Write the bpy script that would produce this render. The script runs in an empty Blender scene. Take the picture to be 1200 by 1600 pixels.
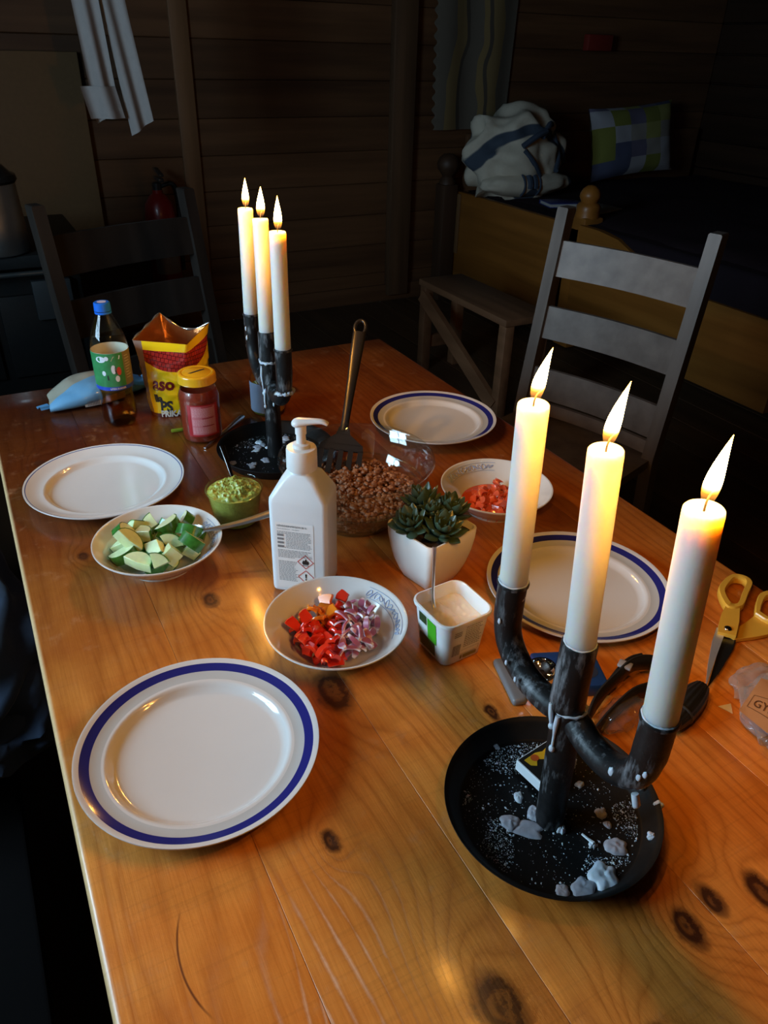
import bpy, bmesh, math, random
import numpy as np
from mathutils import Vector, Matrix
C = bpy.context.scene.collection
SC = bpy.context.scene
PI = math.pi
RNG = random.Random(7)

# ------------------------------------------------------------------ camera (z = 0 is the table top, Y runs along the table)
cam = bpy.data.objects.new('camera', bpy.data.cameras.new('camera')); C.objects.link(cam)
cam.data.sensor_fit = 'VERTICAL'; cam.data.sensor_height = 24; cam.data.lens = 17.688
cam.data.clip_start = 0.02
rt = Vector((0.88345, -0.46783, 0.02551)); up = Vector((0.22727, 0.47552, 0.84984)); fw = Vector((0.40971, 0.74499, -0.52643))
cam.matrix_world = Matrix(((rt.x, up.x, -fw.x, 0), (rt.y, up.y, -fw.y, 0), (rt.z, up.z, -fw.z, 0.6331), (0, 0, 0, 1)))
SC.camera = cam
# ------------------------------------------------------------------ sky, daylight, exposure
DAY = 25.0
CANDLE_W = 1.6
w = bpy.data.worlds.new('overcast_sky'); SC.world = w; w.use_nodes = True
bg = w.node_tree.nodes['Background']; bg.inputs[0].default_value = (0.52, 0.78, 1.0, 1); bg.inputs[1].default_value = DAY
SC.view_settings.view_transform = 'Standard'; SC.view_settings.look = 'None'
SC.view_settings.gamma = 1; SC.view_settings.use_curve_mapping = False; SC.view_settings.exposure = 0.0
WX, WY0, WY1, WZ0, WZ1 = -1.2, 0.62, 1.62, 0.28, 1.22        # the window opening in the left wall
pl = bpy.data.lights.new('window_portal', 'AREA'); pl.shape = 'RECTANGLE'; pl.size = WZ1 - WZ0; pl.size_y = WY1 - WY0
pl.cycles.is_portal = True
po = bpy.data.objects.new('window_portal', pl); C.objects.link(po)
po.location = (WX - 0.13, (WY0 + WY1) / 2, (WZ0 + WZ1) / 2); po.rotation_euler = (0, -PI / 2, 0)

# ------------------------------------------------------------------ helpers
def s2l(*c):
    return tuple(((v / 255) / 12.92 if v / 255 <= .04045 else ((v / 255 + .055) / 1.055) ** 2.4) for v in c)

def node(nt, t, **kw):
    n = nt.nodes.new(t)
    for k, v in kw.items(): setattr(n, k, v)
    return n

def M(name, col, rough=.5, metal=0., var=.12, scale=60., bump=0., bscale=None, sss=0., sssr=(1, .5, .3), sscale=.01, trans=0., coat=0., spec=.5, alpha=1., sheen=0., ior=1.5):
    m = bpy.data.materials.new(name); m.use_nodes = True; nt = m.node_tree; b = nt.nodes['Principled BSDF']
    b.inputs['Roughness'].default_value = rough; b.inputs['Metallic'].default_value = metal
    b.inputs['Specular IOR Level'].default_value = spec; b.inputs['IOR'].default_value = ior
    b.inputs['Coat Weight'].default_value = coat; b.inputs['Coat Roughness'].default_value = .08
    b.inputs['Transmission Weight'].default_value = trans; b.inputs['Alpha'].default_value = alpha
    b.inputs['Sheen Weight'].default_value = sheen
    if sss:
        b.inputs['Subsurface Weight'].default_value = sss; b.inputs['Subsurface Radius'].default_value = sssr; b.inputs['Subsurface Scale'].default_value = sscale
    tc = node(nt, 'ShaderNodeTexCoord'); nz = node(nt, 'ShaderNodeTexNoise'); nz.inputs['Scale'].default_value = scale; nz.inputs['Detail'].default_value = 4
    nt.links.new(tc.outputs['Object'], nz.inputs['Vector'])
    mx = node(nt, 'ShaderNodeMix', data_type='RGBA')
    mx.inputs[6].default_value = tuple(c * (1 - var) for c in col[:3]) + (1,)
    mx.inputs[7].default_value = tuple(min(1, c * (1 + var)) for c in col[:3]) + (1,)
    nt.links.new(nz.outputs['Fac'], mx.inputs[0]); nt.links.new(mx.outputs[2], b.inputs['Base Color'])
    if bump:
        bp = node(nt, 'ShaderNodeBump'); bp.inputs['Strength'].default_value = bump; bp.inputs['Distance'].default_value = .002
        n2 = node(nt, 'ShaderNodeTexNoise'); n2.inputs['Scale'].default_value = bscale or scale * 3; n2.inputs['Detail'].default_value = 5
        nt.links.new(tc.outputs['Object'], n2.inputs['Vector']); nt.links.new(n2.outputs['Fac'], bp.inputs['Height']); nt.links.new(bp.outputs[0], b.inputs['Normal'])
    return m

def glass(name, tint=(.95, .97, .96), rough=.02, ior=1.5, wrinkle=0., wscale=60., haze=0.):
    """thin clear wall: what is behind shows through, the surface mirrors by Fresnel"""
    m = bpy.data.materials.new(name); m.use_nodes = True; nt = m.node_tree; nt.nodes.clear()
    out = node(nt, 'ShaderNodeOutputMaterial'); tr = node(nt, 'ShaderNodeBsdfTransparent'); tr.inputs[0].default_value = tint + (1,)
    gl = node(nt, 'ShaderNodeBsdfGlossy'); gl.inputs['Roughness'].default_value = rough
    fr = node(nt, 'ShaderNodeFresnel'); mx = node(nt, 'ShaderNodeMixShader')
    ge = node(nt, 'ShaderNodeNewGeometry'); mi = node(nt, 'ShaderNodeMapRange'); mi.inputs[3].default_value = ior; mi.inputs[4].default_value = 1 / ior    # same mirror strength from both sides
    nt.links.new(ge.outputs['Backfacing'], mi.inputs[0]); nt.links.new(mi.outputs[0], fr.inputs[0])
    nt.links.new(fr.outputs[0], mx.inputs[0]); nt.links.new(tr.outputs[0], mx.inputs[1]); nt.links.new(gl.outputs[0], mx.inputs[2])
    tc = node(nt, 'ShaderNodeTexCoord'); nz = node(nt, 'ShaderNodeTexNoise'); nz.inputs['Scale'].default_value = wscale
    nt.links.new(tc.outputs['Object'], nz.inputs['Vector'])
    bp = node(nt, 'ShaderNodeBump'); bp.inputs['Strength'].default_value = max(wrinkle, .01); bp.inputs['Distance'].default_value = .004
    nt.links.new(nz.outputs['Fac'], bp.inputs['Height'])
    nt.links.new(bp.outputs[0], gl.inputs['Normal']); nt.links.new(bp.outputs[0], fr.inputs['Normal'])
    last = mx.outputs[0]
    if haze:
        df = node(nt, 'ShaderNodeBsdfDiffuse'); df.inputs[0].default_value = (.8, .8, .8, 1); m2 = node(nt, 'ShaderNodeMixShader'); m2.inputs[0].default_value = haze
        nt.links.new(last, m2.inputs[1]); nt.links.new(df.outputs[0], m2.inputs[2]); last = m2.outputs[0]
    nt.links.new(last, out.inputs[0]); return m

def obj(name, geo, m, parent=None, loc=(0, 0, 0), rot=(0, 0, 0), ang=40, mats=None):
    """link ONE mesh object from (verts, faces) pieces"""
    if isinstance(geo, bpy.types.Mesh): me = geo
    else:
        if isinstance(geo, tuple): geo = [geo]
        vs, fs = [], []
        for v, f in geo:
            k = len(vs); vs += [tuple(map(float, p)) for p in v]; fs += [tuple(int(i) + k for i in q) for q in f]
        me = bpy.data.meshes.new(name); me.from_pydata(vs, [], fs); me.validate()
        bm = bmesh.new(); bm.from_mesh(me); bmesh.ops.recalc_face_normals(bm, faces=bm.faces); bm.to_mesh(me); bm.free()
        if ang:
            me.polygons.foreach_set('use_smooth', [True] * len(me.polygons)); me.set_sharp_from_angle(angle=math.radians(ang))
        if m: me.materials.append(m)
    o = bpy.data.objects.new(name, me); C.objects.link(o); o.parent = parent; o.location = loc; o.rotation_euler = rot
    return o

def tag(o, label=None, cat=None, group=None, kind=None):
    if label: o['label'] = label
    if cat: o['category'] = cat
    if group: o['group'] = group
    if kind: o['kind'] = kind
    return o

def thing(name, loc, rz=0, label=None, cat=None, group=None):
    o = bpy.data.objects.new(name, None); C.objects.link(o); o.location = loc; o.rotation_euler = (0, 0, rz) if not isinstance(rz, tuple) else rz
    o.empty_display_size = .02
    return tag(o, label, cat, group)

def copy_tree(o, parent=None):
    c = o.copy(); C.objects.link(c); c.parent = parent
    for ch in o.children: copy_tree(ch, c)
    return c

def lathe(prof, n=64, closed=False):
    vs, fs, rows = [], [], []
    for r, z in prof:
        if r < 1e-7: rows.append([len(vs)]); vs.append((0, 0, z))
        else:
            rows.append(list(range(len(vs), len(vs) + n))); vs += [(r * math.cos(2 * PI * i / n), r * math.sin(2 * PI * i / n), z) for i in range(n)]
    prs = list(zip(rows, rows[1:])) + ([(rows[-1], rows[0])] if closed else [])
    for a, b in prs:
        for i in range(n):
            j = (i + 1) % n
            if len(a) == 1 and len(b) == 1: continue
            if len(a) == 1: fs.append((a[0], b[j], b[i]))
            elif len(b) == 1: fs.append((a[i], a[j], b[0]))
            else: fs.append((a[i], a[j], b[j], b[i]))
    return vs, fs

def spline(pts, n=8):
    P = [Vector(p) for p in pts]; out = []
    for i in range(len(P) - 1):
        p0, p1, p2, p3 = P[max(i - 1, 0)], P[i], P[i + 1], P[min(i + 2, len(P) - 1)]
        for k in range(n):
            t = k / n
            out.append(.5 * ((2 * p1) + (p2 - p0) * t + (2 * p0 - 5 * p1 + 4 * p2 - p3) * t * t + (3 * p1 - p0 - 3 * p2 + p3) * t ** 3))
    out.append(P[-1]); return out

def tube(path, r, n=12, cap=True, flat=1., upv=None):
    P = [Vector(p) for p in path]; m = len(P); R = r if isinstance(r, (list, tuple)) else [r] * m
    T = [(P[min(i + 1, m - 1)] - P[max(i - 1, 0)]).normalized() for i in range(m)]
    u = Vector(upv) if upv else (Vector((0, 0, 1)) if abs(T[0].z) < .9 else Vector((1, 0, 0)))
    vs, fs = [], []
    for i in range(m):
        a = T[i].cross(u).normalized(); b = a.cross(T[i]).normalized()
        if not upv: u = b
        for k in range(n):
            t = 2 * PI * k / n; vs.append(P[i] + R[i] * (a * math.cos(t) + b * math.sin(t) * flat))
    for i in range(m - 1):
        for k in range(n): fs.append((i * n + k, i * n + (k + 1) % n, (i + 1) * n + (k + 1) % n, (i + 1) * n + k))
    if cap: fs += [tuple(range(n)), tuple(range((m - 1) * n, m * n))]
    return [tuple(v) for v in vs], fs

def box(c, s, bev=0., seg=2, rot=None):
    bm = bmesh.new(); bmesh.ops.create_cube(bm, size=1)
    for v in bm.verts: v.co = Vector((v.co.x * s[0], v.co.y * s[1], v.co.z * s[2]))
    if bev: bmesh.ops.bevel(bm, geom=list(bm.edges), offset=bev, segments=seg, affect='EDGES', profile=.5)
    mt = Matrix.Translation(c) @ (rot.to_4x4() if rot else Matrix.Identity(4))
    vs = [tuple(mt @ v.co) for v in bm.verts]; bm.verts.index_update(); fs = [tuple(v.index for v in f.verts) for f in bm.faces]; bm.free()
    return vs, fs

def loft(rings, cap0=True, cap1=True):
    n = len(rings[0]); vs = [tuple(p) for r in rings for p in r]; fs = []
    for i in range(len(rings) - 1):
        for k in range(n): fs.append((i * n + k, i * n + (k + 1) % n, (i + 1) * n + (k + 1) % n, (i + 1) * n + k))
    if cap0: fs.append(tuple(range(n)))
    if cap1: fs.append(tuple(range((len(rings) - 1) * n, len(rings) * n)))
    return vs, fs

def rrect(hx, hy, r, z, k=6, cx=0, cy=0):
    out = []
    for sx, sy, a0 in ((1, 1, 0), (-1, 1, PI / 2), (-1, -1, PI), (1, -1, 3 * PI / 2)):
        for i in range(k + 1):
            a = a0 + PI / 2 * i / k; out.append((cx + sx * (hx - r) + r * math.cos(a), cy + sy * (hy - r) + r * math.sin(a), z))
    return out

def gridf(f, nu, nv, wrap=False):
    vs = [f(i / nu, j / nv) for j in range(nv + 1) for i in range(nu + 1)]; fs = []
    for j in range(nv):
        for i in range(nu): a = j * (nu + 1) + i; fs.append((a, a + 1, a + nu + 2, a + nu + 1))
    return vs, fs

def blob(r=1., lv=2, fn=None, squash=(1, 1, 1), c=(0, 0, 0)):
    bm = bmesh.new(); bmesh.ops.create_icosphere(bm, subdivisions=lv, radius=1); bm.verts.index_update()
    vs = []
    for v in bm.verts:
        d = v.co.normalized(); k = r * (fn(d) if fn else 1); vs.append((c[0] + d.x * k * squash[0], c[1] + d.y * k * squash[1], c[2] + d.z * k * squash[2]))
    fs = [tuple(x.index for x in f.verts) for f in bm.faces]; bm.free(); return vs, fs

def move(g, loc=(0, 0, 0), rot=None, sc=1.):
    R = rot.to_matrix() if rot and not isinstance(rot, Matrix) else rot
    f = lambda p: tuple((R @ (Vector(p) * sc) if R else Vector(p) * sc) + Vector(loc))
    return [f(p) for p in g[0]], g[1]

def text_flat(s, size, align='LEFT', bold=0.):
    cu = bpy.data.curves.new('lettering', 'FONT'); cu.body = s; cu.size = size; cu.align_x = align; cu.resolution_u = 3; cu.offset = bold
    o = bpy.data.objects.new('lettering', cu); C.objects.link(o); dg = bpy.context.evaluated_depsgraph_get()
    me = o.evaluated_get(dg).to_mesh(); vs = [tuple(v.co) for v in me.vertices]; fs = [tuple(p.vertices) for p in me.polygons]
    o.evaluated_get(dg).to_mesh_clear(); bpy.data.objects.remove(o); bpy.data.curves.remove(cu)
    return vs, fs

def rect2(x0, y0, x1, y1, n=1):
    vs = []; fs = []
    for i in range(n + 1):
        x = x0 + (x1 - x0) * i / n; vs += [(x, y0, 0), (x, y1, 0)]
    for i in range(n): fs.append((2 * i, 2 * i + 2, 2 * i + 3, 2 * i + 1))
    return vs, fs

def mapped(g, f): return [f(x, y) for x, y, _ in g[0]], g[1]

def plane_map(o, u, v, eps=.0004):
    o, u, v = Vector(o), Vector(u).normalized(), Vector(v).normalized(); n = u.cross(v) * eps
    return lambda x, y: tuple(o + u * x + v * y + n)

# ------------------------------------------------------------------ wood of the table
def table_wood():
    m = bpy.data.materials.new('lacquered_pine'); m.use_nodes = True; nt = m.node_tree; b = nt.nodes['Principled BSDF']; L = nt.links.new
    def math_(op, a, c=None, **k):
        n = node(nt, 'ShaderNodeMath', operation=op, **k)
        if op == 'MULTIPLY_ADD' and not isinstance(c, (int, float)): raise ValueError
        if op == 'MULTIPLY_ADD': n.inputs[2].default_value = 1 - c
        for i, v in enumerate((a, c)):
            if v is None: continue
            if isinstance(v, (int, float)): n.inputs[i].default_value = v
            else: L(v, n.inputs[i])
        return n.outputs[0]
    tc = node(nt, 'ShaderNodeTexCoord'); oi = node(nt, 'ShaderNodeObjectInfo')
    sp = node(nt, 'ShaderNodeSeparateXYZ'); L(tc.outputs['Object'], sp.inputs[0])
    cmb = node(nt, 'ShaderNodeCombineXYZ'); L(math_('MULTIPLY', sp.outputs[0], 6.), cmb.inputs[0]); L(math_('MULTIPLY', sp.outputs[1], 1.1), cmb.inputs[1]); L(math_('MULTIPLY', oi.outputs['Random'], 40.), cmb.inputs[2])
    n1 = node(nt, 'ShaderNodeTexNoise'); n1.inputs['Scale'].default_value = 1.3; n1.inputs['Detail'].default_value = 2; L(cmb.outputs[0], n1.inputs['Vector'])
    # fine fibres
    cf = node(nt, 'ShaderNodeCombineXYZ'); L(math_('MULTIPLY', sp.outputs[0], 420.), cf.inputs[0]); L(math_('MULTIPLY', sp.outputs[1], 14.), cf.inputs[1]); L(math_('MULTIPLY', oi.outputs['Random'], 9.), cf.inputs[2])
    nf = node(nt, 'ShaderNodeTexNoise'); nf.inputs['Scale'].default_value = 1.; nf.inputs['Detail'].default_value = 3; L(cf.outputs[0], nf.inputs['Vector'])
    # broad blotches of lacquer, scuffs across the grain
    nb = node(nt, 'ShaderNodeTexNoise'); nb.inputs['Scale'].default_value = 6.; nb.inputs['Detail'].default_value = 5; nb.inputs['Roughness'].default_value = .62; L(tc.outputs['Object'], nb.inputs['Vector'])
    ns = node(nt, 'ShaderNodeTexNoise'); ns.inputs['Scale'].default_value = 26.; ns.inputs['Detail'].default_value = 6; ns.inputs['Roughness'].default_value = .75; L(tc.outputs['Object'], ns.inputs['Vector'])
    wx_ = math_('ADD', sp.outputs[0], math_('MULTIPLY', math_('SUBTRACT', ns.outputs['Fac'], .5), .016)); wy_ = math_('ADD', sp.outputs[1], math_('MULTIPLY', math_('SUBTRACT', nb.outputs['Fac'], .5), .05))
    phase = math_('ADD', math_('MULTIPLY', sp.outputs[0], 60.), math_('MULTIPLY', n1.outputs['Fac'], 9.))
    dark = None
    for kx, ky, s, a in [(.257, .578, .022, 3.), (.175, .405, .008, 2.5), (.181, .796, .012, 3.), (.232, .208, .020, 4.5), (.412, .190, .013, 4.), (.450, .196, .010, 3.5), (.497, .182, .014, 3.5), (.048, .975, .008, 2.5), (.402, .465, .008, 2.),
                         (.70, .80, .012, 3.), (.55, 1.42, .012, 3.), (.03, 1.30, .010, 2.5), (.33, .13, .012, 3.), (.79, .25, .012, 3.), (.16, .06, .01, 3)]:
        dx = math_('SUBTRACT', wx_, kx); dy = math_('MULTIPLY', math_('SUBTRACT', wy_, ky), .62)
        d2 = math_('ADD', math_('MULTIPLY', dx, dx), math_('MULTIPLY', dy, dy))
        g = math_('EXPONENT', math_('MULTIPLY', d2, -1. / (2.4 * s) ** 2)); phase = math_('ADD', phase, math_('MULTIPLY', g, a))
        q2 = math_('MULTIPLY', d2, d2); k = math_('MULTIPLY', math_('EXPONENT', math_('MULTIPLY', math_('MULTIPLY', q2, q2), -1. / s ** 8)), math_('MULTIPLY_ADD', math_('SINE', math_('ADD', math_('MULTIPLY', math_('SQRT', d2), 11. / s), math_('MULTIPLY', ns.outputs['Fac'], 16.))), .13)); k = math_('MULTIPLY', k, 1.25); dark = k if dark is None else math_('MAXIMUM', dark, k)
    fr = math_('FRACT', phase)
    ring = math_('SUBTRACT', 1., math_('POWER', math_('ABSOLUTE', math_('SUBTRACT', math_('MULTIPLY', fr, 2.), 1.)), 2.5)); ring = math_('SUBTRACT', 1., ring)   # sharp late wood
    mixf = math_('ADD', math_('MULTIPLY', ring, .30), math_('MULTIPLY', nf.outputs['Fac'], .55))
    cr = node(nt, 'ShaderNodeValToRGB'); L(mixf, cr.inputs[0]); e = cr.color_ramp.elements
    e[0].position = .12; e[0].color = (.84, .325, .058, 1); e[1].position = .85; e[1].color = (.47, .138, .018, 1)
    def mixc(f, a, c, blend='MIX'):
        n = node(nt, 'ShaderNodeMix', data_type='RGBA', blend_type=blend)
        if isinstance(f, (int, float)): n.inputs[0].default_value = f
        else: L(f, n.inputs[0])
        for i, v in ((6, a), (7, c)):
            if isinstance(v, tuple): n.inputs[i].default_value = v
            else: L(v, n.inputs[i])
        return n.outputs[2]
    rb = node(nt, 'ShaderNodeMapRange'); L(nb.outputs['Fac'], rb.inputs[0]); rb.inputs[1].default_value = .38; rb.inputs[2].default_value = .64
    col = mixc(rb.outputs[0], cr.outputs[0], (.80, .62, .48, 1), 'MULTIPLY')
    # the lacquer is thick and red towards the far end and worn thin where people sit at the near end
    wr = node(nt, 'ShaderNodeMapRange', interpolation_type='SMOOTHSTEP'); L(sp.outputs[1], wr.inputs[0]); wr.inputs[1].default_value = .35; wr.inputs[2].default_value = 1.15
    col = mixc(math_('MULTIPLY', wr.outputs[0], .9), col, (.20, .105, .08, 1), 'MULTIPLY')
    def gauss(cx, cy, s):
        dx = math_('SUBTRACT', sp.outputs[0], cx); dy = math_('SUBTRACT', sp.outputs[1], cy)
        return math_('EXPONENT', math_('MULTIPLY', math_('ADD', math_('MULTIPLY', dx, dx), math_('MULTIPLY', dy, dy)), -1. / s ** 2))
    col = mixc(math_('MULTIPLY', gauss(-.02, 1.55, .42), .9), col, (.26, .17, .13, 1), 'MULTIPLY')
    sc = node(nt, 'ShaderNodeMapRange'); L(ns.outputs['Fac'], sc.inputs[0]); sc.inputs[1].default_value = .57; sc.inputs[2].default_value = .72
    col = mixc(math_('MULTIPLY', sc.outputs[0], .32), col, (.50, .26, .12, 1))
    edge = node(nt, 'ShaderNodeMapRange'); L(sp.outputs[0], edge.inputs[0]); edge.inputs[1].default_value = -.0295; edge.inputs[2].default_value = -.0335
    col = mixc(math_('MULTIPLY', edge.outputs[0], .8), col, (.72, .48, .24, 1))
    col = mixc(math_('MULTIPLY', dark, .86), col, (.055, .014, .005, 1))
    # saw marks across the grain, a worn pale figure and a curved scorched scratch near the viewer
    cs_ = node(nt, 'ShaderNodeCombineXYZ'); L(math_('MULTIPLY', sp.outputs[0], 9.), cs_.inputs[0]); L(math_('MULTIPLY', sp.outputs[1], 240.), cs_.inputs[1])
    nsaw = node(nt, 'ShaderNodeTexNoise'); nsaw.inputs['Scale'].default_value = 1.; nsaw.inputs['Detail'].default_value = 3; L(cs_.outputs[0], nsaw.inputs['Vector'])
    saw = node(nt, 'ShaderNodeMapRange'); L(nsaw.outputs['Fac'], saw.inputs[0]); saw.inputs[1].default_value = .55; saw.inputs[2].default_value = .70; saw.inputs[4].default_value = .15
    col = mixc(saw.outputs[0], col, (.22, .07, .014, 1))
    def gauss(cx, cy, s):
        dx = math_('SUBTRACT', sp.outputs[0], cx); dy = math_('SUBTRACT', sp.outputs[1], cy)
        return math_('EXPONENT', math_('MULTIPLY', math_('ADD', math_('MULTIPLY', dx, dx), math_('MULTIPLY', dy, dy)), -1. / s ** 2))
    wv = math_('SUBTRACT', .45, math_('MULTIPLY', ring, math_('MULTIPLY', ns.outputs['Fac'], 1.3))); pale = node(nt, 'ShaderNodeMapRange'); L(wv, pale.inputs[0]); pale.inputs[1].default_value = .12; pale.inputs[2].default_value = -.25
    col = mixc(math_('MULTIPLY', pale.outputs[0], math_('MULTIPLY', math_('ADD', gauss(.145, .32, .05), gauss(.10, .25, .06)), .55)), col, (.85, .55, .36, 1))
    ax_ = math_('SUBTRACT', sp.outputs[0], .119); ay_ = math_('SUBTRACT', sp.outputs[1], .352)
    dd = math_('SQRT', math_('ADD', math_('MULTIPLY', ax_, ax_), math_('MULTIPLY', ay_, ay_)))
    arc = node(nt, 'ShaderNodeMapRange'); L(math_('ABSOLUTE', math_('SUBTRACT', dd, .098)), arc.inputs[0]); arc.inputs[1].default_value = .0013; arc.inputs[2].default_value = .0003
    side = node(nt, 'ShaderNodeMapRange'); L(sp.outputs[0], side.inputs[0]); side.inputs[1].default_value = .034; side.inputs[2].default_value = .026
    col = mixc(math_('MULTIPLY', math_('MULTIPLY', arc.outputs[0], side.outputs[0]), .85), col, (.10, .018, .006, 1))
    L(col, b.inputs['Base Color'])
    rr = node(nt, 'ShaderNodeMapRange'); L(ns.outputs['Fac'], rr.inputs[0]); rr.inputs[1].default_value = .3; rr.inputs[2].default_value = .75; rr.inputs[3].default_value = .30; rr.inputs[4].default_value = .52
    L(rr.outputs[0], b.inputs['Roughness']); b.inputs['Specular IOR Level'].default_value = .35; b.inputs['Coat Weight'].default_value = .45; b.inputs['Coat Roughness'].default_value = .17
    bp = node(nt, 'ShaderNodeBump'); bp.inputs['Strength'].default_value = .5; bp.inputs['Distance'].default_value = .0012
    L(math_('ADD', math_('MULTIPLY', nf.outputs['Fac'], .35), math_('ADD', math_('MULTIPLY', ring, -.25), math_('MULTIPLY', ns.outputs['Fac'], .9))), bp.inputs['Height']); L(bp.outputs[0], b.inputs['Normal'])
    return m

def board_wood(name, c0, c1, rough=.55, axis=0, spec=.4):
    """planed timber: streaks along the given axis, each board its own shade"""
    m = bpy.data.materials.new(name); m.use_nodes = True; nt = m.node_tree; b = nt.nodes['Principled BSDF']; L = nt.links.new
    tc = node(nt, 'ShaderNodeTexCoord'); mp = node(nt, 'ShaderNodeMapping'); s = [34., 34., 34.]; s[axis] = 2.
    mp.inputs['Scale'].default_value = s; oi = node(nt, 'ShaderNodeObjectInfo'); L(tc.outputs['Object'], mp.inputs[0])
    nz = node(nt, 'ShaderNodeTexNoise', noise_dimensions='4D'); nz.inputs['Detail'].default_value = 4; nz.inputs['Scale'].default_value = .6; L(mp.outputs[0], nz.inputs['Vector'])
    ml = node(nt, 'ShaderNodeMath', operation='MULTIPLY'); ml.inputs[1].default_value = 20; L(oi.outputs['Random'], ml.inputs[0]); L(ml.outputs[0], nz.inputs['W'])
    cr = node(nt, 'ShaderNodeValToRGB'); cr.color_ramp.elements[0].position = .3; cr.color_ramp.elements[1].position = .7; cr.color_ramp.elements[0].color = c0 + (1,); cr.color_ramp.elements[1].color = c1 + (1,)
    L(nz.outputs['Fac'], cr.inputs[0])
    hv = node(nt, 'ShaderNodeHueSaturation'); mr = node(nt, 'ShaderNodeMapRange'); mr.inputs[3].default_value = .75; mr.inputs[4].default_value = 1.25; L(oi.outputs['Random'], mr.inputs[0]); L(mr.outputs[0], hv.inputs['Value']); L(cr.outputs[0], hv.inputs['Color'])
    L(hv.outputs[0], b.inputs['Base Color']); b.inputs['Roughness'].default_value = rough; b.inputs['Specular IOR Level'].default_value = spec
    bp = node(nt, 'ShaderNodeBump'); bp.inputs['Strength'].default_value = .3; bp.inputs['Distance'].default_value = .003; L(nz.outputs['Fac'], bp.inputs['Height']); L(bp.outputs[0], b.inputs['Normal'])
    return m

WOOD = table_wood()
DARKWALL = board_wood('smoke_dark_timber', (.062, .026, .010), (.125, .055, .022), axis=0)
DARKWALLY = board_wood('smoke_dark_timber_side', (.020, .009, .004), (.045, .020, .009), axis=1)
FLOORW = board_wood('old_floor_wood', (.035, .017, .007), (.07, .034, .014), axis=1)
BEDW = board_wood('amber_painted_wood', (.18, .066, .010), (.28, .105, .018), axis=1, rough=.4)
BLACKW = board_wood('black_stained_wood', (.010, .008, .007), (.022, .017, .014), rough=.45, axis=2, spec=.2)
GREYW = board_wood('black_painted_slat_wood', (.105, .085, .072), (.175, .146, .126), rough=.42, axis=0, spec=.3)
BENCHW = board_wood('bench_wood', (.10, .045, .02), (.18, .085, .04), axis=1)
TRIMW = board_wood('window_paint', (.45, .43, .38), (.6, .57, .5), axis=2)

# ------------------------------------------------------------------ the room
FZ, CZ, XL, XR, YF, YB = -.74, 1.5, -1.2, 4.75, -1.7, 4.2
def struct(name, geo, m, **k): return tag(obj(name, geo, m, ang=30, **k), kind='structure')
floor = struct('floor', box(((XL + XR) / 2, (YF + YB) / 2, FZ - .06), (XR - XL + .4, YB - YF + .4, .1)), FLOORW)
pw = .19; me = None; i = 0
x = XL
while x < XR - .01:
    o = obj('floor_board', me or box((0, 0, -.005), (pw - .004, YB - YF, .01), .0015, 1), FLOORW, floor, (x + pw / 2, (YF + YB) / 2, FZ), ang=30); me = o.data; x += pw
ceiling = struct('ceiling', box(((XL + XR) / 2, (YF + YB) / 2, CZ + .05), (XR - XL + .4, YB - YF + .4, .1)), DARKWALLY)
wb = struct('wall_back', box(((XL + XR) / 2, YB + .1, (FZ + CZ) / 2), (XR - XL + .4, .12, CZ - FZ)), DARKWALL)
hh = .172; me = None
for k in range(13):
    o = obj('timber', me or box((0, 0, 0), (XR - XL, .05, hh - .0015), .003, 1), DARKWALL, wb, ((XL + XR) / 2, YB + .022, FZ + hh * (k + .5)), ang=30); me = o.data
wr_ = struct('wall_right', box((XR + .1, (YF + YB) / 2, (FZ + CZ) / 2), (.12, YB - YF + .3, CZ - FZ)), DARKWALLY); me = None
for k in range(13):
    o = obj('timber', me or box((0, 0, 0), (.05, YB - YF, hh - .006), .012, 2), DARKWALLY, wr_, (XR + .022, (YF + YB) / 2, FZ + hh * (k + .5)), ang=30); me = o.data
struct('wall_front', box(((XL + XR) / 2, YF - .06, (FZ + CZ) / 2), (XR - XL + .2, .1, CZ - FZ)), DARKWALL)
wm = lambda y0, y1, z0, z1: box((XL - .06, (y0 + y1) / 2, (z0 + z1) / 2), (.12, y1 - y0, z1 - z0))
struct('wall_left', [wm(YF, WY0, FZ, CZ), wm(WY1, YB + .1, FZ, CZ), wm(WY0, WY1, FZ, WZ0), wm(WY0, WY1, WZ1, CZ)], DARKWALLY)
yc, zc = (WY0 + WY1) / 2, (WZ0 + WZ1) / 2
win = struct('window_1', [box((XL - .05, WY0 + .02, zc), (.06, .04, WZ1 - WZ0)), box((XL - .05, WY1 - .02, zc), (.06, .04, WZ1 - WZ0)), box((XL - .05, yc, WZ0 + .02), (.06, WY1 - WY0, .04)), box((XL - .05, yc, WZ1 - .02), (.06, WY1 - WY0, .04))], TRIMW)
obj('muntin', box((XL - .05, yc, zc), (.04, .05, WZ1 - WZ0 - .08)), TRIMW, win, ang=30)
for s in (-1, 1): obj('muntin', box((XL - .05, yc + s * .2425, zc), (.03, .43, .025)), TRIMW, win, ang=30)
PANE = glass('window_glass', (.97, .98, .98))
for sy in (-1, 1):
    for sz in (-1, 1): obj('pane', box((XL - .05, yc + sy * .24, zc + sz * .22), (.004, .43, .41)), PANE, win, ang=30)
obj('window_sill', box((XL + .02, yc, WZ0 - .012), (.16, WY1 - WY0 + .08, .024), .004), TRIMW, win, ang=30)
struct('baseboard_back', box(((XL + XR) / 2, YB - .013, FZ + .05), (XR - XL, .02, .1), .004), DARKWALL)
struct('trim_1', box((1.12, YB - .014, .35), (.09, .022, 2.1), .005), board_wood('trim_board', (.10, .048, .02), (.17, .08, .034), axis=2))
struct('trim_2', box((2.33, YB - .03, .35), (.14, .055, 2.1), .006), board_wood('corner_post_board', (.06, .03, .014), (.12, .06, .028), axis=2))
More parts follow.
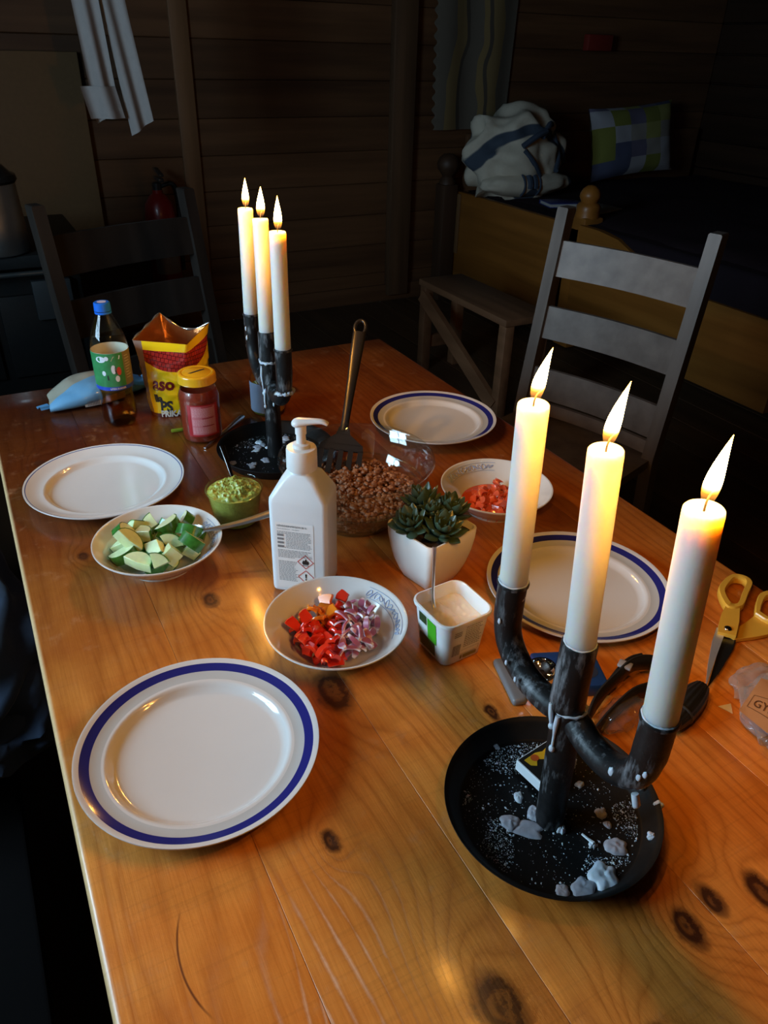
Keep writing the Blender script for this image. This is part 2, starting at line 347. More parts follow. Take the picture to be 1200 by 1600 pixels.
# pale heat shield behind the stove
hs = tag(obj('heat_shield', box((-.02, 4.165, .12), (1.32, .02, .90), .004), M('beige_sheet', (.19, .105, .045), .6, bump=.1)), 'plain tan sheet on the wall behind the black stove', 'wall panel')

# ------------------------------------------------------------------ table
table = thing('dining_table', (0, 0, FZ), 0, 'long varnished pine table with worn planks carrying the whole meal', 'table')
TH, Y0, Y1 = .032, -.13, 1.64
seams = [-.0355, .111, .274, .440, .598, .755, .877]
def plank_geo(x0, x1, bl, br):
    cs = []
    def corner(cx, cz, b, a0):
        for k in range(5):
            a = a0 + PI / 2 * k / 4; cs.append((cx + b * math.cos(a), cz + b * math.sin(a)))
    corner(x1 - br, -br, br, 0); corner(x0 + bl, -bl, bl, PI / 2); corner(x0 + .001, -TH + .001, .001, PI); corner(x1 - .001, -TH + .001, .001, 1.5 * PI)
    n = len(cs); ys = [Y0 + .004, Y0 + .004] + [Y0 + (Y1 - Y0) * k / 20 for k in range(1, 20)] + [Y1 - .004, Y1 - .004]; rings = []
    for i, y in enumerate(ys):
        if i == 0 or i == len(ys) - 1:
            cx, cz = (x0 + x1) / 2, -TH / 2; yy = Y0 if i == 0 else Y1
            rings.append([(cx + (a - cx) * .985, yy, cz + (c - cz) * .8) for a, c in cs])
        else: rings.append([(a, y, c) for a, c in cs])
    return loft(rings)
for i in range(6):
    obj('plank', plank_geo(seams[i] + .00015, seams[i + 1] - .00015, .007 if i == 0 else .0005, .007 if i == 5 else .0005), WOOD, table, (0, 0, -FZ), ang=50)
def leg_geo(x, y):
    return [box((x, y, -.075 - TH), (.085, .085, .15), .004), loft([[(x + a * s, y + c * s, z) for a, c, _ in rrect(.0425, .0425, .006, 0)] for s, z in ((.95, -.182), (.78, -.22), (.95, -.27), (.85, -.5), (.62, -.70), (.66, FZ))])]
for lx in (.05, .79):
    for ly in (0.0, 1.50): obj('leg', leg_geo(lx, ly), WOOD, table, (0, 0, -FZ))
for c, s in (((.42, -.0, -.085), (.655, .022, .1)), ((.42, 1.50, -.085), (.655, .022, .1)), ((.05, .75, -.085), (.022, 1.41, .1)), ((.79, .75, -.085), (.022, 1.41, .1))):
    obj('apron', box(c, s, .002), WOOD, table, (0, 0, -FZ))

# ------------------------------------------------------------------ plates
def banded(name, base, bands, rough=.10):
    """glazed china with printed rings: bands = [(r0, r1, colour)] in metres from the centre"""
    m = M(name, base, rough, var=.02, scale=20, coat=.6, spec=.5); nt = m.node_tree; b = nt.nodes['Principled BSDF']; L = nt.links.new
    prev = b.inputs['Base Color'].links[0].from_socket
    tc = node(nt, 'ShaderNodeTexCoord'); sp = node(nt, 'ShaderNodeSeparateXYZ'); L(tc.outputs['Object'], sp.inputs[0]); cb = node(nt, 'ShaderNodeCombineXYZ'); L(sp.outputs[0], cb.inputs[0]); L(sp.outputs[1], cb.inputs[1])
    ln = node(nt, 'ShaderNodeVectorMath', operation='LENGTH'); L(cb.outputs[0], ln.inputs[0])
    up_ = node(nt, 'ShaderNodeMath', operation='GREATER_THAN'); L(sp.outputs[2], up_.inputs[0]); up_.inputs[1].default_value = .0085
    for r0, r1, c in bands:
        a = node(nt, 'ShaderNodeMath', operation='GREATER_THAN'); L(ln.outputs['Value'], a.inputs[0]); a.inputs[1].default_value = r0
        d = node(nt, 'ShaderNodeMath', operation='LESS_THAN'); L(ln.outputs['Value'], d.inputs[0]); d.inputs[1].default_value = r1
        e = node(nt, 'ShaderNodeMath', operation='MULTIPLY'); L(a.outputs[0], e.inputs[0]); L(d.outputs[0], e.inputs[1])
        f = node(nt, 'ShaderNodeMath', operation='MULTIPLY'); L(e.outputs[0], f.inputs[0]); L(up_.outputs[0], f.inputs[1])
        mx = node(nt, 'ShaderNodeMix', data_type='RGBA'); L(f.outputs[0], mx.inputs[0]); L(prev, mx.inputs[6]); mx.inputs[7].default_value = c + (1,); prev = mx.outputs[2]
    L(prev, b.inputs['Base Color']); return m
CH = (.66, .66, .65)
R = .1225
CHINA = banded('blue_ringed_china', CH, [(R * .876, R * .952, (.022, .024, .19)), (R * .79, R * .876, (.50, .52, .52))])
CHINA2 = banded('white_china', CH, [(.1203, .1216, (.05, .09, .28))])
def plate_prof(R):
    return [(0, .0055), (.66 * R, .0055), (.70 * R, .0068), (.735 * R, .0112), (.755 * R, .0136), (.775 * R, .0142), (.80 * R, .0140), (.87 * R, .0165), (.95 * R, .0200), (.985 * R, .0220), (R, .0222), (R * 1.002, .0210), (.99 * R, .0192), (.88 * R, .0128), (.74 * R, .0075), (.66 * R, .0028), (.645 * R, 0), (.61 * R, 0), (.60 * R, .0025), (0, .003)]
me = None
for (x, y), r, m, lab in [((.096, .553), R, CHINA, 'white plate with wide navy ring at the near left table corner, nearest of all plates'), ((.629, .594), R, CHINA, 'navy-ringed white plate behind the three near candles, beside the yellow scissors'),
                          ((.729, 1.139), R, CHINA, 'navy-ringed white plate at the far right table edge, behind the glass bowl'), ((.115, 1.153), .1245, CHINA2, 'plain white plate with thin blue edge line at the far left of the table')]:
    o = tag(obj('dinner_plate', lathe(plate_prof(r), 96), m, None, (x, y, .0003), (0, 0, RNG.random() * 6), ang=60), lab, 'plate', 'dinner plates set round the table')

# ------------------------------------------------------------------ bowls
BOWLM = M('white_bowl_china', (.68, .68, .66), .1, var=.02, scale=20, coat=.5)
BLUEPR = M('pale_blue_print', (.32, .42, .64), .15, var=.1)
BIN = [(0, .0065), (.036, .0070), (.046, .0090), (.054, .0130), (.062, .0205), (.070, .0290), (.078, .0370), (.0835, .0414)]
def bowl_geo(s):
    pr = BIN + [(.0850, .0430), (.0866, .0428), (.0868, .0414), (.0850, .0392), (.0790, .0335), (.0700, .0245), (.0600, .0142), (.0500, .0072), (.0455, .0042), (.0450, 0), (.0410, 0), (.0400, .0026), (0, .0030)]
    return lathe([(r * s, z) for r, z in pr], 80)
def hb(r, s=1.):
    r /= s
    for (a, za), (b, zb) in zip(BIN, BIN[1:]):
        if r <= b: return za + (zb - za) * (r - a) / (b - a)
    return .047 + (r - .0835) * 4
def bowl(x, y, s, az, label):
    t = tag(obj('bowl', bowl_geo(s), BOWLM, None, (x, y, .0003), ang=60), label, 'bowl', 'white serving bowls')
    # a band of pale blue script-like ornament printed inside the rim
    f = lambda a, r: (r * s * math.cos(a), r * s * math.sin(a), hb(r * s, s) + .0006)
    g = []
    for k in range(15):
        a0 = az - .62 + k * .086; h = .0018 + .0022 * RNG.random()
        pts = [f(a0 + .075 * math.sin(q * .9) * .9 + q * .012, .0745 + h * math.cos(q * 1.25 + k)) for q in range(6)]
        g.append(tube(spline(pts, 4), .00055, 5))
    for rr in (.0700, .0798): g.append(tube([f(az - .66 + k * .066, rr) for k in range(21)], .00035, 5))
    obj('printed_ornament', g, BLUEPR, t, ang=60)
    return t
bowl(.2924, .6435, 1.001, -.10, 'white bowl of diced red pepper and red onion, nearest of the bowls')
bowl(.1438, .9115, 1.015, -.35, 'white bowl of cucumber chunks at the left edge of the table')
bowl(.660, .831, 1.024, 1.65, 'white bowl of diced tomato behind the potted succulent')

def drop(n, rad, placed, cx, cy, s, ok, tries=40, rmax=.062, rng=RNG):
    """rest n small pieces in a bowl one by one, each in the lowest free spot of a few tries"""
    out = []
    for _ in range(n):
        r_ = rad * (.85 + .3 * rng.random()); best = None
        for _k in range(tries):
            a = rng.random() * 2 * PI; d = math.sqrt(rng.random()) * rmax; x, y = d * math.cos(a), d * math.sin(a)
            if not ok(x, y): continue
            z = max(hb(math.hypot(x + dx * r_, y + dy * r_), s) for dx, dy in ((0, 0), (1.5, 0), (-1.5, 0), (0, 1.5), (0, -1.5))) + r_ * .9
            for px, py, pz, pr in placed:
                dd = (px - x) ** 2 + (py - y) ** 2; q = (r_ + pr) * .93
                if dd < q * q: z = max(z, pz + math.sqrt(q * q - dd))
            if best is None or z < best[2]: best = (x, y, z, r_)
        if best: placed.append(best); out.append((cx + best[0], cy + best[1], best[2], best[3]))
    return out
def scatter(protos, spots, tilt=1.2, rng=RNG):
    used = set()
    for x, y, z, r in spots:
        k = rng.randrange(len(protos)); o = protos[k] if k not in used else copy_tree(protos[k]); used.add(k)
        o.location = (x, y, z); o.rotation_euler = (rng.uniform(-tilt, tilt), rng.uniform(-tilt, tilt), rng.random() * 6.28)
    for k, o in enumerate(protos):
        if k not in used:
            for c in list(o.children): bpy.data.objects.remove(c)
            bpy.data.objects.remove(o)
# cucumber: pale flesh wedge with a curved dark skin
FLESH = M('cucumber_flesh', (.66, .76, .42), .22, var=.2, scale=90, sss=.35, sscale=.006, sssr=(.7, 1, .3), coat=.3)
SKIN = M('cucumber_skin', (.04, .16, .022), .22, var=.8, scale=110, coat=.4)
def cuke(R_, a, h):
    n = 9; fl = [(0, 0)] + [(R_ * math.cos(-a / 2 + a * k / n), R_ * math.sin(-a / 2 + a * k / n)) for k in range(n + 1)]
    cx = R_ * .58; fl = [(x - cx, y) for x, y in fl]
    g = loft([[(x * .96, y * .96, -h / 2) for x, y in fl], [(x, y, -h / 2 + .0006) for x, y in fl], [(x, y, h / 2 - .0006) for x, y in fl], [(x * .96, y * .96, h / 2) for x, y in fl]])
    R2 = R_ + .0010; o_ = [(R2 * math.cos(-a / 2 + a * k / n) - cx, R2 * math.sin(-a / 2 + a * k / n)) for k in range(n + 1)]; i_ = [(x, y) for x, y in fl[1:]]
    ring = o_ + i_[::-1]
    return g, loft([[(x, y, -h / 2 + .0002) for x, y in ring], [(x, y, h / 2 - .0002) for x, y in ring]])
protos = []
for R_, a, h in [(.0205, PI * .92, .015), (.0235, PI * .50, .016), (.0215, PI * .60, .015), (.0205, PI * .46, .021), (.0205, PI * .42, .016)]:
    g, sk = cuke(R_, a, h)
    o = tag(obj('cucumber_chunk', g, FLESH, ang=30), 'pale green cucumber chunk with dark peel in the left-hand bowl', 'cucumber', 'cucumber chunks in the left bowl'); obj('peel', sk, SKIN, o, ang=40); protos.append(o)
rg = random.Random(3); pl_ = []
sp_ = drop(30, .0116, pl_, .1438, .9115, 1.015, lambda x, y: x * .88 - y * .47 < .052, 30, .054, rg)
scatter(protos, sp_, 1.0, rg)
# red pepper squares, a few orange
PEPR = M('red_pepper', (.72, .030, .009), .12, var=.2, scale=50, coat=.7, sss=.25, sscale=.004); PEPO = M('orange_pepper', (.85, .22, .012), .13, var=.2, scale=50, coat=.7, sss=.25, sscale=.004)
def pepper(w_, d_, th, cv):
    f = lambda z: (lambda u, v: ((u - .5) * w_ * (1 + .12 * math.sin(5 * v)), (v - .5) * d_ * (1 + .12 * math.sin(4 * u + 1)), z - .16 * cv * ((u - .5) ** 2 + (v - .5) ** 2) * 4))
    rings = []
    for z, s in ((-th / 2, .94), (-th * .3, 1), (th * .3, 1), (th / 2, .93)):
        r_ = []
        for k in range(20):
            t = k / 20 * 4; e = int(t); q = t - e; u, v = [(q, 0), (1, q), (1 - q, 1), (0, 1 - q)][e]
            u = .5 + (u - .5) * s; v = .5 + (v - .5) * s; r_.append(f(z)(u, v))
        rings.append(r_)
    return loft(rings)
def pieces(name, shapes, mats, lab, cat, grp): return [tag(obj(name, g, m, ang=55), lab, cat, grp) for g in shapes for m in mats]
shp = [pepper(.0165, .0145, .0046, .012), pepper(.0185, .012, .0048, .02), pepper(.014, .013, .0055, .014), pepper(.019, .0085, .0046, .02)]
rg = random.Random(11); pl_ = []
sa = drop(62, .0070, pl_, .2924, .6435, 1.001, lambda x, y: x * .88 - y * .47 < .006 and x * .88 - y * .47 > -.052, 30, .052, rg)
so = drop(74, .0056, pl_, .2924, .6435, 1.001, lambda x, y: x * .88 - y * .47 > .004 and x * .88 - y * .47 < .050, 30, .050, rg)
orange = [s for s in sa if (s[0] - .2924) * .41 + (s[1] - .6435) * .75 > .014 and (s[0] - .2924) * .88 - (s[1] - .6435) * .47 < .0]; reds = [s for s in sa if s not in orange]
scatter(pieces('red_pepper_piece', shp, [PEPR], 'small glossy red pepper square in the nearest bowl', 'pepper', 'diced red pepper'), reds, .8, rg)
scatter(pieces('orange_pepper_piece', shp[:3], [PEPO], 'small glossy orange pepper square among the red pepper dice', 'pepper', 'diced orange pepper'), orange, .8, rg)
# red onion slivers: white inside, purple outer skin
def onion_mat():
    m = M('red_onion', (.62, .42, .47), .35, var=.1, coat=.1, sss=.4, sscale=.004); nt = m.node_tree; b = nt.nodes['Principled BSDF']
    tc = node(nt, 'ShaderNodeTexCoord'); sp = node(nt, 'ShaderNodeSeparateXYZ'); nt.links.new(tc.outputs['Object'], sp.inputs[0])
    cr = node(nt, 'ShaderNodeValToRGB'); mr = node(nt, 'ShaderNodeMapRange'); mr.inputs[1].default_value = -.0016; mr.inputs[2].default_value = .0032; nt.links.new(sp.outputs[2], mr.inputs[0]); nt.links.new(mr.outputs[0], cr.inputs[0])
    cr.color_ramp.elements[0].color = (.80, .69, .71, 1); cr.color_ramp.elements[0].position = .66; cr.color_ramp.elements[1].color = (.40, .11, .18, 1); cr.color_ramp.elements[1].position = .98
    nt.links.new(cr.outputs[0], b.inputs['Base Color']); return m
def onion(L_, w_, th):
    rings = []
    for i in range(9):
        t = i / 8; a = (t - .5) * 1.5; wd = w_ * (.35 + .65 * math.sin(PI * min(max(t, .06), .94))); x = L_ * .62 * math.sin(a); z = L_ * .62 * (math.cos(a) - .8)
        rings.append([(x, -wd / 2, z - th * .3), (x, wd / 2, z - th * .3), (x * 1.06, wd * .46, z + th * .6), (x * 1.06, -wd * .46, z + th * .6)])
    return loft(rings)
scatter(pieces('red_onion_sliver', [onion(.021, .0078, .0026), onion(.025, .0062, .0024), onion(.016, .0085, .0028)], [onion_mat()], 'pale purple red onion sliver beside the pepper dice', 'onion', 'sliced red onion'), so, .9, rg)
# tomato cubes in their juice
TOM = M('tomato_flesh', (.70, .12, .055), .12, var=.45, scale=60, coat=.8, sss=.5, sscale=.006, sssr=(1, .3, .15))
def tomc(s): return [pepper(.014 * s, .012 * s, .009 * s, .06), pepper(.012 * s, .012 * s, .010 * s, .02), pepper(.016 * s, .010 * s, .008 * s, .05)]
rg = random.Random(5); pl_ = []
scatter(pieces('tomato_dice', tomc(1), [TOM], 'wet pinkish red tomato cube in the bowl behind the succulent', 'tomato', 'diced tomato'), drop(58, .0066, pl_, .660, .831, 1.024, lambda x, y: True, 26, .039, rg), 1., rg)
tag(obj('tomato_juice', lathe([(0, .0132), (.050, .0132), (.0538, .0130), (.0538, .0128), (.046, .0096), (0, .0075)], 48), M('tomato_juice', (.55, .075, .022), .06, var=.05, coat=.8, sss=.3), None, (.660, .831, .0003)), 'thin orange red tomato juice around the diced tomato', 'juice', kind='stuff')

# ------------------------------------------------------------------ cutlery
STEEL = M('polished_steel', (.80, .80, .80), .30, 1., var=.06); DARKST = M('dark_steel', (.16, .15, .14), .22, 1., var=.1)
def spoon_geo(handle, rs, bowl_c, bl=.03, bw=.019):
    """handle tube along points (last one joins the bowl) plus a shallow oval bowl"""
    P = spline(handle, 6); d = (P[-1] - P[-2]).normalized(); sd = d.cross(Vector((0, 0, 1))).normalized(); nn = sd.cross(d)
    n = len(P); rr = [rs[0] + (rs[1] - rs[0]) * i / (n - 1) for i in range(n)]
    g1 = tube(P, rr, 10, flat=.42)
    c = P[-1] + d * bl * .9
    f = lambda k, e: lambda u, v: tuple(c + d * (bl * math.cos(2 * PI * u) * v) + sd * (bw * math.sin(2 * PI * u) * v * (1 - .16 * math.cos(2 * PI * u))) + nn * (-.010 * (1 - v ** 2) + e))
    return [g1, gridf(f(1, 0), 28, 6), gridf(f(1, .0009), 28, 6)]
tag(obj('serving_spoon', spoon_geo([(.300, .881, .058), (.264, .886, .0515), (.228, .892, .0475), (.205, .899, .0445)], (.0085, .0036), None, .026, .019), STEEL, ang=60), 'steel tablespoon leaning in the cucumber bowl with its handle to the right', 'spoon')

# ------------------------------------------------------------------ guacamole tub with a dark spoon
CLEARP = glass('clear_plastic', (.93, .95, .94), .06, 1.45, .05)
t = tag(obj('plastic_cup', lathe([(0, .001), (.032, .001), (.0335, .003), (.0415, .052), (.0432, .054), (.0440, .0565), (.0432, .0585), (.0424, .0575), (.0418, .055)], 56), CLEARP, None, (.276, .976, .0003), ang=50), 'clear plastic tub holding the green guacamole, beside the white pump bottle', 'tub')
rg = random.Random(2)
from mathutils import noise as NZ
def lumpy(u, v):
    a = 2 * PI * u; r = .0405 * v; x, y = r * math.cos(a), r * math.sin(a)
    k = NZ.fractal(Vector((x * 95, y * 95, 3)), .7, 2., 4) * .0060 + .0035 * NZ.noise(Vector((x * 45, y * 45, 0)))
    return (x, y, .0520 + .009 * (1 - v ** 2) + k * (1 - v ** 8))
tag(obj('guacamole', [gridf(lumpy, 110, 40), lathe([(.0405, .0525), (.0330, .0030), (0, .002)], 80)], M('guacamole', (.40, .43, .085), .3, var=.4, scale=130, bump=.5, bscale=300, coat=.3, sss=.3, sscale=.005, sssr=(.7, 1, .2)), None, (.276, .976, .0003), ang=60), 'chunky green guacamole filling the clear plastic tub', 'guacamole', kind='stuff')
tag(obj('teaspoon', tube(spline([(.285, 1.000, .048), (.2835, 1.012, .064), (.2835, 1.030, .080), (.2825, 1.043, .0955)], 6), [.0016 + .0028 * (k / 18) for k in range(19)], 10, flat=.4), DARKST, ang=60), 'dark teaspoon handle sticking up out of the guacamole', 'spoon')

# ------------------------------------------------------------------ glass bowl of minced meat and the spatula
GLASSB = glass('bowl_glass', (.955, .98, .965), .015, 1.95, .012, 30, .003)
GB = (.447, .903)
gp = [(0, .004), (.058, .004), (.070, .010), (.082, .022), (.094, .040), (.1035, .060), (.1095, .080), (.1125, .098), (.1165, .1000), (.1185, .1035), (.1175, .1065), (.1150, .1070), (.1130, .1045), (.1090, .098), (.1060, .080), (.1000, .060), (.0905, .0405), (.0790, .0235), (.0680, .0125), (.0570, .0075), (0, .0070)]
t = tag(obj('glass_mixing_bowl', lathe(gp, 96), GLASSB, None, GB + (.0003,), ang=60), 'large clear glass bowl of browned mince behind the white pump bottle', 'bowl')
obj('foot_ring', lathe([(.056, 0), (.060, 0), (.061, .003), (.055, .003)], 72, True), GLASSB, t, ang=60)
for z, r in ((.052, .1005), (.060, .1042)): obj('moulded_ring', lathe([(r + .0016 * math.cos(k * PI / 4), z + .0016 * math.sin(k * PI / 4)) for k in range(8)], 80, True), GLASSB, t, ang=60)
rg = random.Random(9); g = []
def gbr(z):
    for (a, za), (b, zb) in zip(gp[10:][::-1], gp[10:][::-1][1:]):
        if za <= z <= zb: return a + (b - a) * (z - za) / max(zb - za, 1e-6)
    return .1
def meat_h(x, y): return .045 + .013 * math.exp(-((x - .01) ** 2 + (y - .02) ** 2) / .004) + .006 * NZ.noise(Vector((x * 30, y * 30, 1)))
for k in range(2100):
    top = k < 1300
    if top:
        a = rg.random() * 2 * PI; d = math.sqrt(rg.random()) * .092; x, y = d * math.cos(a), d * math.sin(a); z = meat_h(x, y) + rg.uniform(-.004, .004)
    else:
        z = rg.uniform(.012, .048); r_ = gbr(z) - .005; a = rg.random() * 2 * PI; x, y = r_ * math.cos(a), r_ * math.sin(a)
    if math.hypot(x, y) > gbr(min(z, .09)) - .0035: continue
    s = rg.uniform(.0017, .0046); o_ = Vector((rg.random() * 50, rg.random() * 50, 0))
    g.append(blob(s, 2, lambda d: 1 + .85 * NZ.noise(d * 1.9 + o_), (rg.uniform(.8, 1.35), rg.uniform(.8, 1.35), rg.uniform(.6, .95)), (x, y, z)))
g.append(lathe([(0, .0085), (.055, .0085), (.066, .014), (.077, .025), (.086, .036), (.089, .041), (0, .044)], 48))
tag(obj('minced_meat', g, M('browned_mince', (.21, .080, .033), .55, var=.65, scale=140, bump=.4, bscale=500, coat=.05), None, GB + (.0003,), ang=80), 'crumbly browned minced meat in the glass bowl', 'meat', kind='stuff')

BLACKN = M('black_nylon', (.014, .014, .015), .28, var=.2, scale=80, spec=.55)
tip, con = Vector((.4355, .951, .050)), Vector((.588, 1.172, .220))
ax = (con - tip).normalized(); sd = Vector((.90, -.42, .02)); sd = (sd - sd.dot(ax) * ax).normalized(); nn = sd.cross(ax).normalized()
sp_ = thing('spatula', tuple(tip), 0, 'black slotted nylon spatula standing in the mince, leaning on the glass bowl rim', 'spatula')
def sl(a, b): return tuple(sd * a + ax * b)
# blade with four slots: bars, tip strip and shoulder as one sheet
def strip(x0, x1, y0, y1, x0b=None, x1b=None, th=.0016):
    x0b = x0 if x0b is None else x0b; x1b = x1 if x1b is None else x1b; vs = []
    for e in (-th, th):
        for a, b in ((x0, y0), (x1, y0), (x1b, y1), (x0b, y1)): vs.append(tuple(sd * a + ax * b + nn * (e + .03 * (b - .04) ** 2 * 20 * 0)))
    return vs, [(0, 1, 2, 3), (7, 6, 5, 4), (0, 1, 5, 4), (1, 2, 6, 5), (2, 3, 7, 6), (3, 0, 4, 7)]
bl = []
for k in range(5):
    x0 = -.036 + k * .0157; bl.append(strip(x0, x0 + .0095, -.022, .050, x0 + .0012, x0 + .0092))
bl.append(strip(-.038, .039, -.028, -.020)); bl.append(strip(-.0362, .0362, .048, .060, -.034, .034)); bl.append(strip(-.034, .034, .059, .078, -.012, .012)); bl.append(strip(-.012, .012, .077, .092, -.0085, .0085))
obj('blade', bl, BLACKN, sp_, ang=30)
hp = [ax * (.085 + k * .0253) + sd * (.0) + Vector((0, 0, 0)) for k in range(9)]
hr = [.0065, .0066, .007, .0076, .0084, .0094, .0104, .0112, .0116]
obj('handle', [tube(hp, hr, 14, flat=.42, upv=tuple(nn))], BLACKN, sp_)
e0 = hp[-1]; ring = [e0 + ax * (.0115 + .016 * math.sin(a)) * 1 + sd * (.0095 * math.cos(a)) for a in [2 * PI * k / 28 - PI / 2 for k in range(29)]]
obj('hanging_loop', tube(ring, .0033, 10, False), BLACKN, sp_)

# ------------------------------------------------------------------ disinfectant pump bottle
HDPE = M('translucent_white_plastic', (.74, .78, .80), .32, var=.03, scale=30, sss=.3, sscale=.012, sssr=(1, 1, 1)); WPL = M('white_cap_plastic', (.80, .79, .77), .3, var=.03, sss=.2, sscale=.008)
PAPER = M('label_paper', (.80, .81, .80), .45, var=.03); INK = M('grey_print', (.20, .21, .22), .5, var=.1); REDINK = M('red_print', (.55, .04, .03), .5, var=.1); BLKINK = M('black_print', (.02, .02, .02), .5, var=.1)
bz = math.radians(-38)
pb = thing('pump_bottle', (.311, .783, .0003), bz, 'tall white pump bottle of hand disinfectant behind the red pepper bowl', 'bottle')
hx, hy = .0385, .0300
ringz = [(.90, .0), (.985, .003), (1, .007), (1, .137), (.985, .143)]
rs_ = [rrect(hx * s, hy * s, .007 * s, z) for s, z in ringz] + [rrect(hx * (1 - k * .135), hy * (1 - k * .085), .008, .143 + k * .0082) for k in range(1, 4)] + [rrect(.0190, .0170, .0165, .1745), rrect(.0165, .0165, .0164, .178), rrect(.0165, .0165, .0164, .182)]
obj('bottle_body', loft(rs_), HDPE, pb, ang=28)
obj('screw_collar', [lathe([(0, .178), (.0190, .178), (.0196, .179), (.0192, .2040), (.0182, .2065), (.0120, .2075), (0, .2075)], 40)], WPL, pb)
obj('pump_stem', lathe([(0, .206), (.0115, .207), (.0105, .2115), (.0062, .213), (.0058, .2245), (.0070, .225), (.0070, .2365), (0, .237)], 28), WPL, pb)
hd = Matrix.Rotation(math.radians(4), 3, 'Z'); nzl = spline([(-.0105, 0, .2375), (0, 0, .2400), (.014, 0, .2420), (.027, 0, .2425), (.034, 0, .2395)], 5)
obj('pump_nozzle', move((tube(nzl, [.004, .0062, .0082, .0090, .0092, .0088, .0082, .0076, .007, .0066, .0062, .0058, .0055, .0052, .005, .0048, .0046, .0044, .0042, .0040, .0032], 14, flat=.62)), rot=hd), WPL, pb)
lb = obj('paper_label', [(lambda g: ([(x, -hy - .0004, z) for x, z, _ in g[0]], g[1]))(rect2(-.0295, .008, .0205, .112, 1))], PAPER, pb, ang=0)
pm = lambda x, y: (x, -hy - .0008, y); g = [mapped(text_flat('HÅNDDESINFEKSJON 85 %', .0036, bold=.00008), lambda x, y: pm(-.0275 + x * .92, .1055 + y)), mapped(text_flat('Hand disinfection - Handsprit', .0027), lambda x, y: pm(-.0275 + x * .92, .1015 + y))]
rg = random.Random(4)
for k in range(36):
    y = .0975 - k * .0022; x0 = -.016 if 1 < k < 11 else -.0275; x1 = (.0185 if k < 18 else .000) - rg.random() * .007; x = x0
    if k in (12, 19, 20): continue
    while x < x1:
        l = rg.uniform(.0015, .0045); g.append(mapped(rect2(x, y, min(x + l, x1), y + .0009), pm)); x += l + .0008
for k in range(4): g.append(mapped(rect2(-.0275, .0735 + k * .0058, -.0190, .0768 + k * .0058), pm))
obj('fine_print', g, INK, lb, ang=0)
def diamond(cx, cy, s, wd):
    o_ = [(cx, cy - s), (cx + s, cy), (cx, cy + s), (cx - s, cy)]; s2 = s - wd; i_ = [(cx, cy - s2), (cx + s2, cy), (cx, cy + s2), (cx - s2, cy)]
    return [pm(*q) for q in o_ + i_], [(k, (k + 1) % 4, 4 + (k + 1) % 4, 4 + k) for k in range(4)]
obj('hazard_diamond', [diamond(.0090, .0535, .0112, .0013)], REDINK, lb, ang=0); obj('hazard_diamond', [diamond(.0090, .0295, .0112, .0013)], REDINK, lb, ang=0)
fl = [(-.0035, -.004), (.0035, -.004), (.0048, -.001), (.0036, .0025), (.0026, .0008), (.0006, .0058), (-.0016, .0015), (-.0030, .0032), (-.0046, -.001)]
obj('hazard_symbol', [([pm(.0090 + a, .0535 + b) for a, b in fl], [tuple(range(len(fl)))]), mapped(rect2(.0050, .0475, .0130, .0485), pm), mapped(text_flat('!', .014, 'CENTER', .0003), lambda x, y: pm(.0090 + x, .0245 + y))], BLKINK, lb, ang=0)

# ------------------------------------------------------------------ cream tub
TW = math.radians(4)
tub = thing('cream_tub', (.416, .580, .0003), TW, 'square white plastic tub of sour cream with green side, by the near candles', 'tub')
def tr(z): return .0285 + (.0355 - .0285) * z / .07
ro = [rrect(tr(0) - .003, tr(0) - .003, .008, 0), rrect(tr(.002), tr(.002), .010, .003)] + [rrect(tr(z), tr(z), .0105 + z * .05, z) for z in (.02, .045, .064)] + [rrect(.0372, .0372, .015, .0645), rrect(.0378, .0378, .0155, .067), rrect(.0374, .0374, .0152, .0695), rrect(.0355, .0355, .0142, .0700), rrect(.0345, .0345, .0138, .0685)] + [rrect(tr(z) - .0016, tr(z) - .0016, .0095 + z * .05, z) for z in (.06, .03, .005)]
obj('tub_body', loft(ro), M('tub_white_plastic', (.78, .79, .78), .3, var=.03, sss=.3, sscale=.006), tub, ang=50)
def crm(u, v):
    x, y = (u - .5) * .066, (v - .5) * .066; r = max(abs(u - .5), abs(v - .5)) * 2
    q = rrect(tr(.052) - .0012, tr(.052) - .0012, .012, 0)
    k = .0045 * NZ.fractal(Vector((x * 55, y * 40, 7)), .8, 2, 3); dip = -.010 * math.exp(-((x + .021) ** 2 + (y + .004) ** 2) / .00016)
    lim = (tr(.052) - .0022); d = math.hypot(x, y); sc = 1.
    m_ = max(abs(x), abs(y)); cr_ = (abs(x) ** 6 + abs(y) ** 6) ** (1 / 6) if m_ else 1
    if m_: sc = m_ / cr_
    return (x * sc * .99, y * sc * .99, .0505 + (k + dip) * (1 - r ** 6) + .003 * max(0, y / .033))
tag(obj('sour_cream', [gridf(crm, 44, 44)], M('sour_cream', (.80, .75, .66), .25, var=.04, sss=.5, sscale=.006, coat=.3), None, (.416, .580, .0003), (0, 0, TW), ang=80), 'thick white sour cream inside the square tub', 'sour cream', kind='stuff')
GRN = M('green_print', (.06, .42, .02), .4, var=.15); DKG = M('dark_green_print', (.03, .06, .02), .4, var=.4, scale=200); OLV = M('olive_print', (.16, .15, .05), .4, var=.15)
sl_ = math.atan2(.007, .07)
fx = plane_map((-tr(0), 0, 0), (0, -1, 0), (-math.sin(sl_), 0, math.cos(sl_)), .0005)        # left side, x to the right as read
fy = plane_map((0, -tr(0), 0), (1, 0, 0), (0, -math.sin(sl_), math.cos(sl_)), .0005)
obj('green_panel', [mapped(rect2(-.002, .028, .0155, .060), fx)], GRN, tub, ang=0)
obj('dark_panel', [mapped(rect2(-.019, .008, .012, .028), fx), mapped(rect2(-.019, .046, -.004, .060), fx)], DKG, tub, ang=0)
rg = random.Random(8); g = []
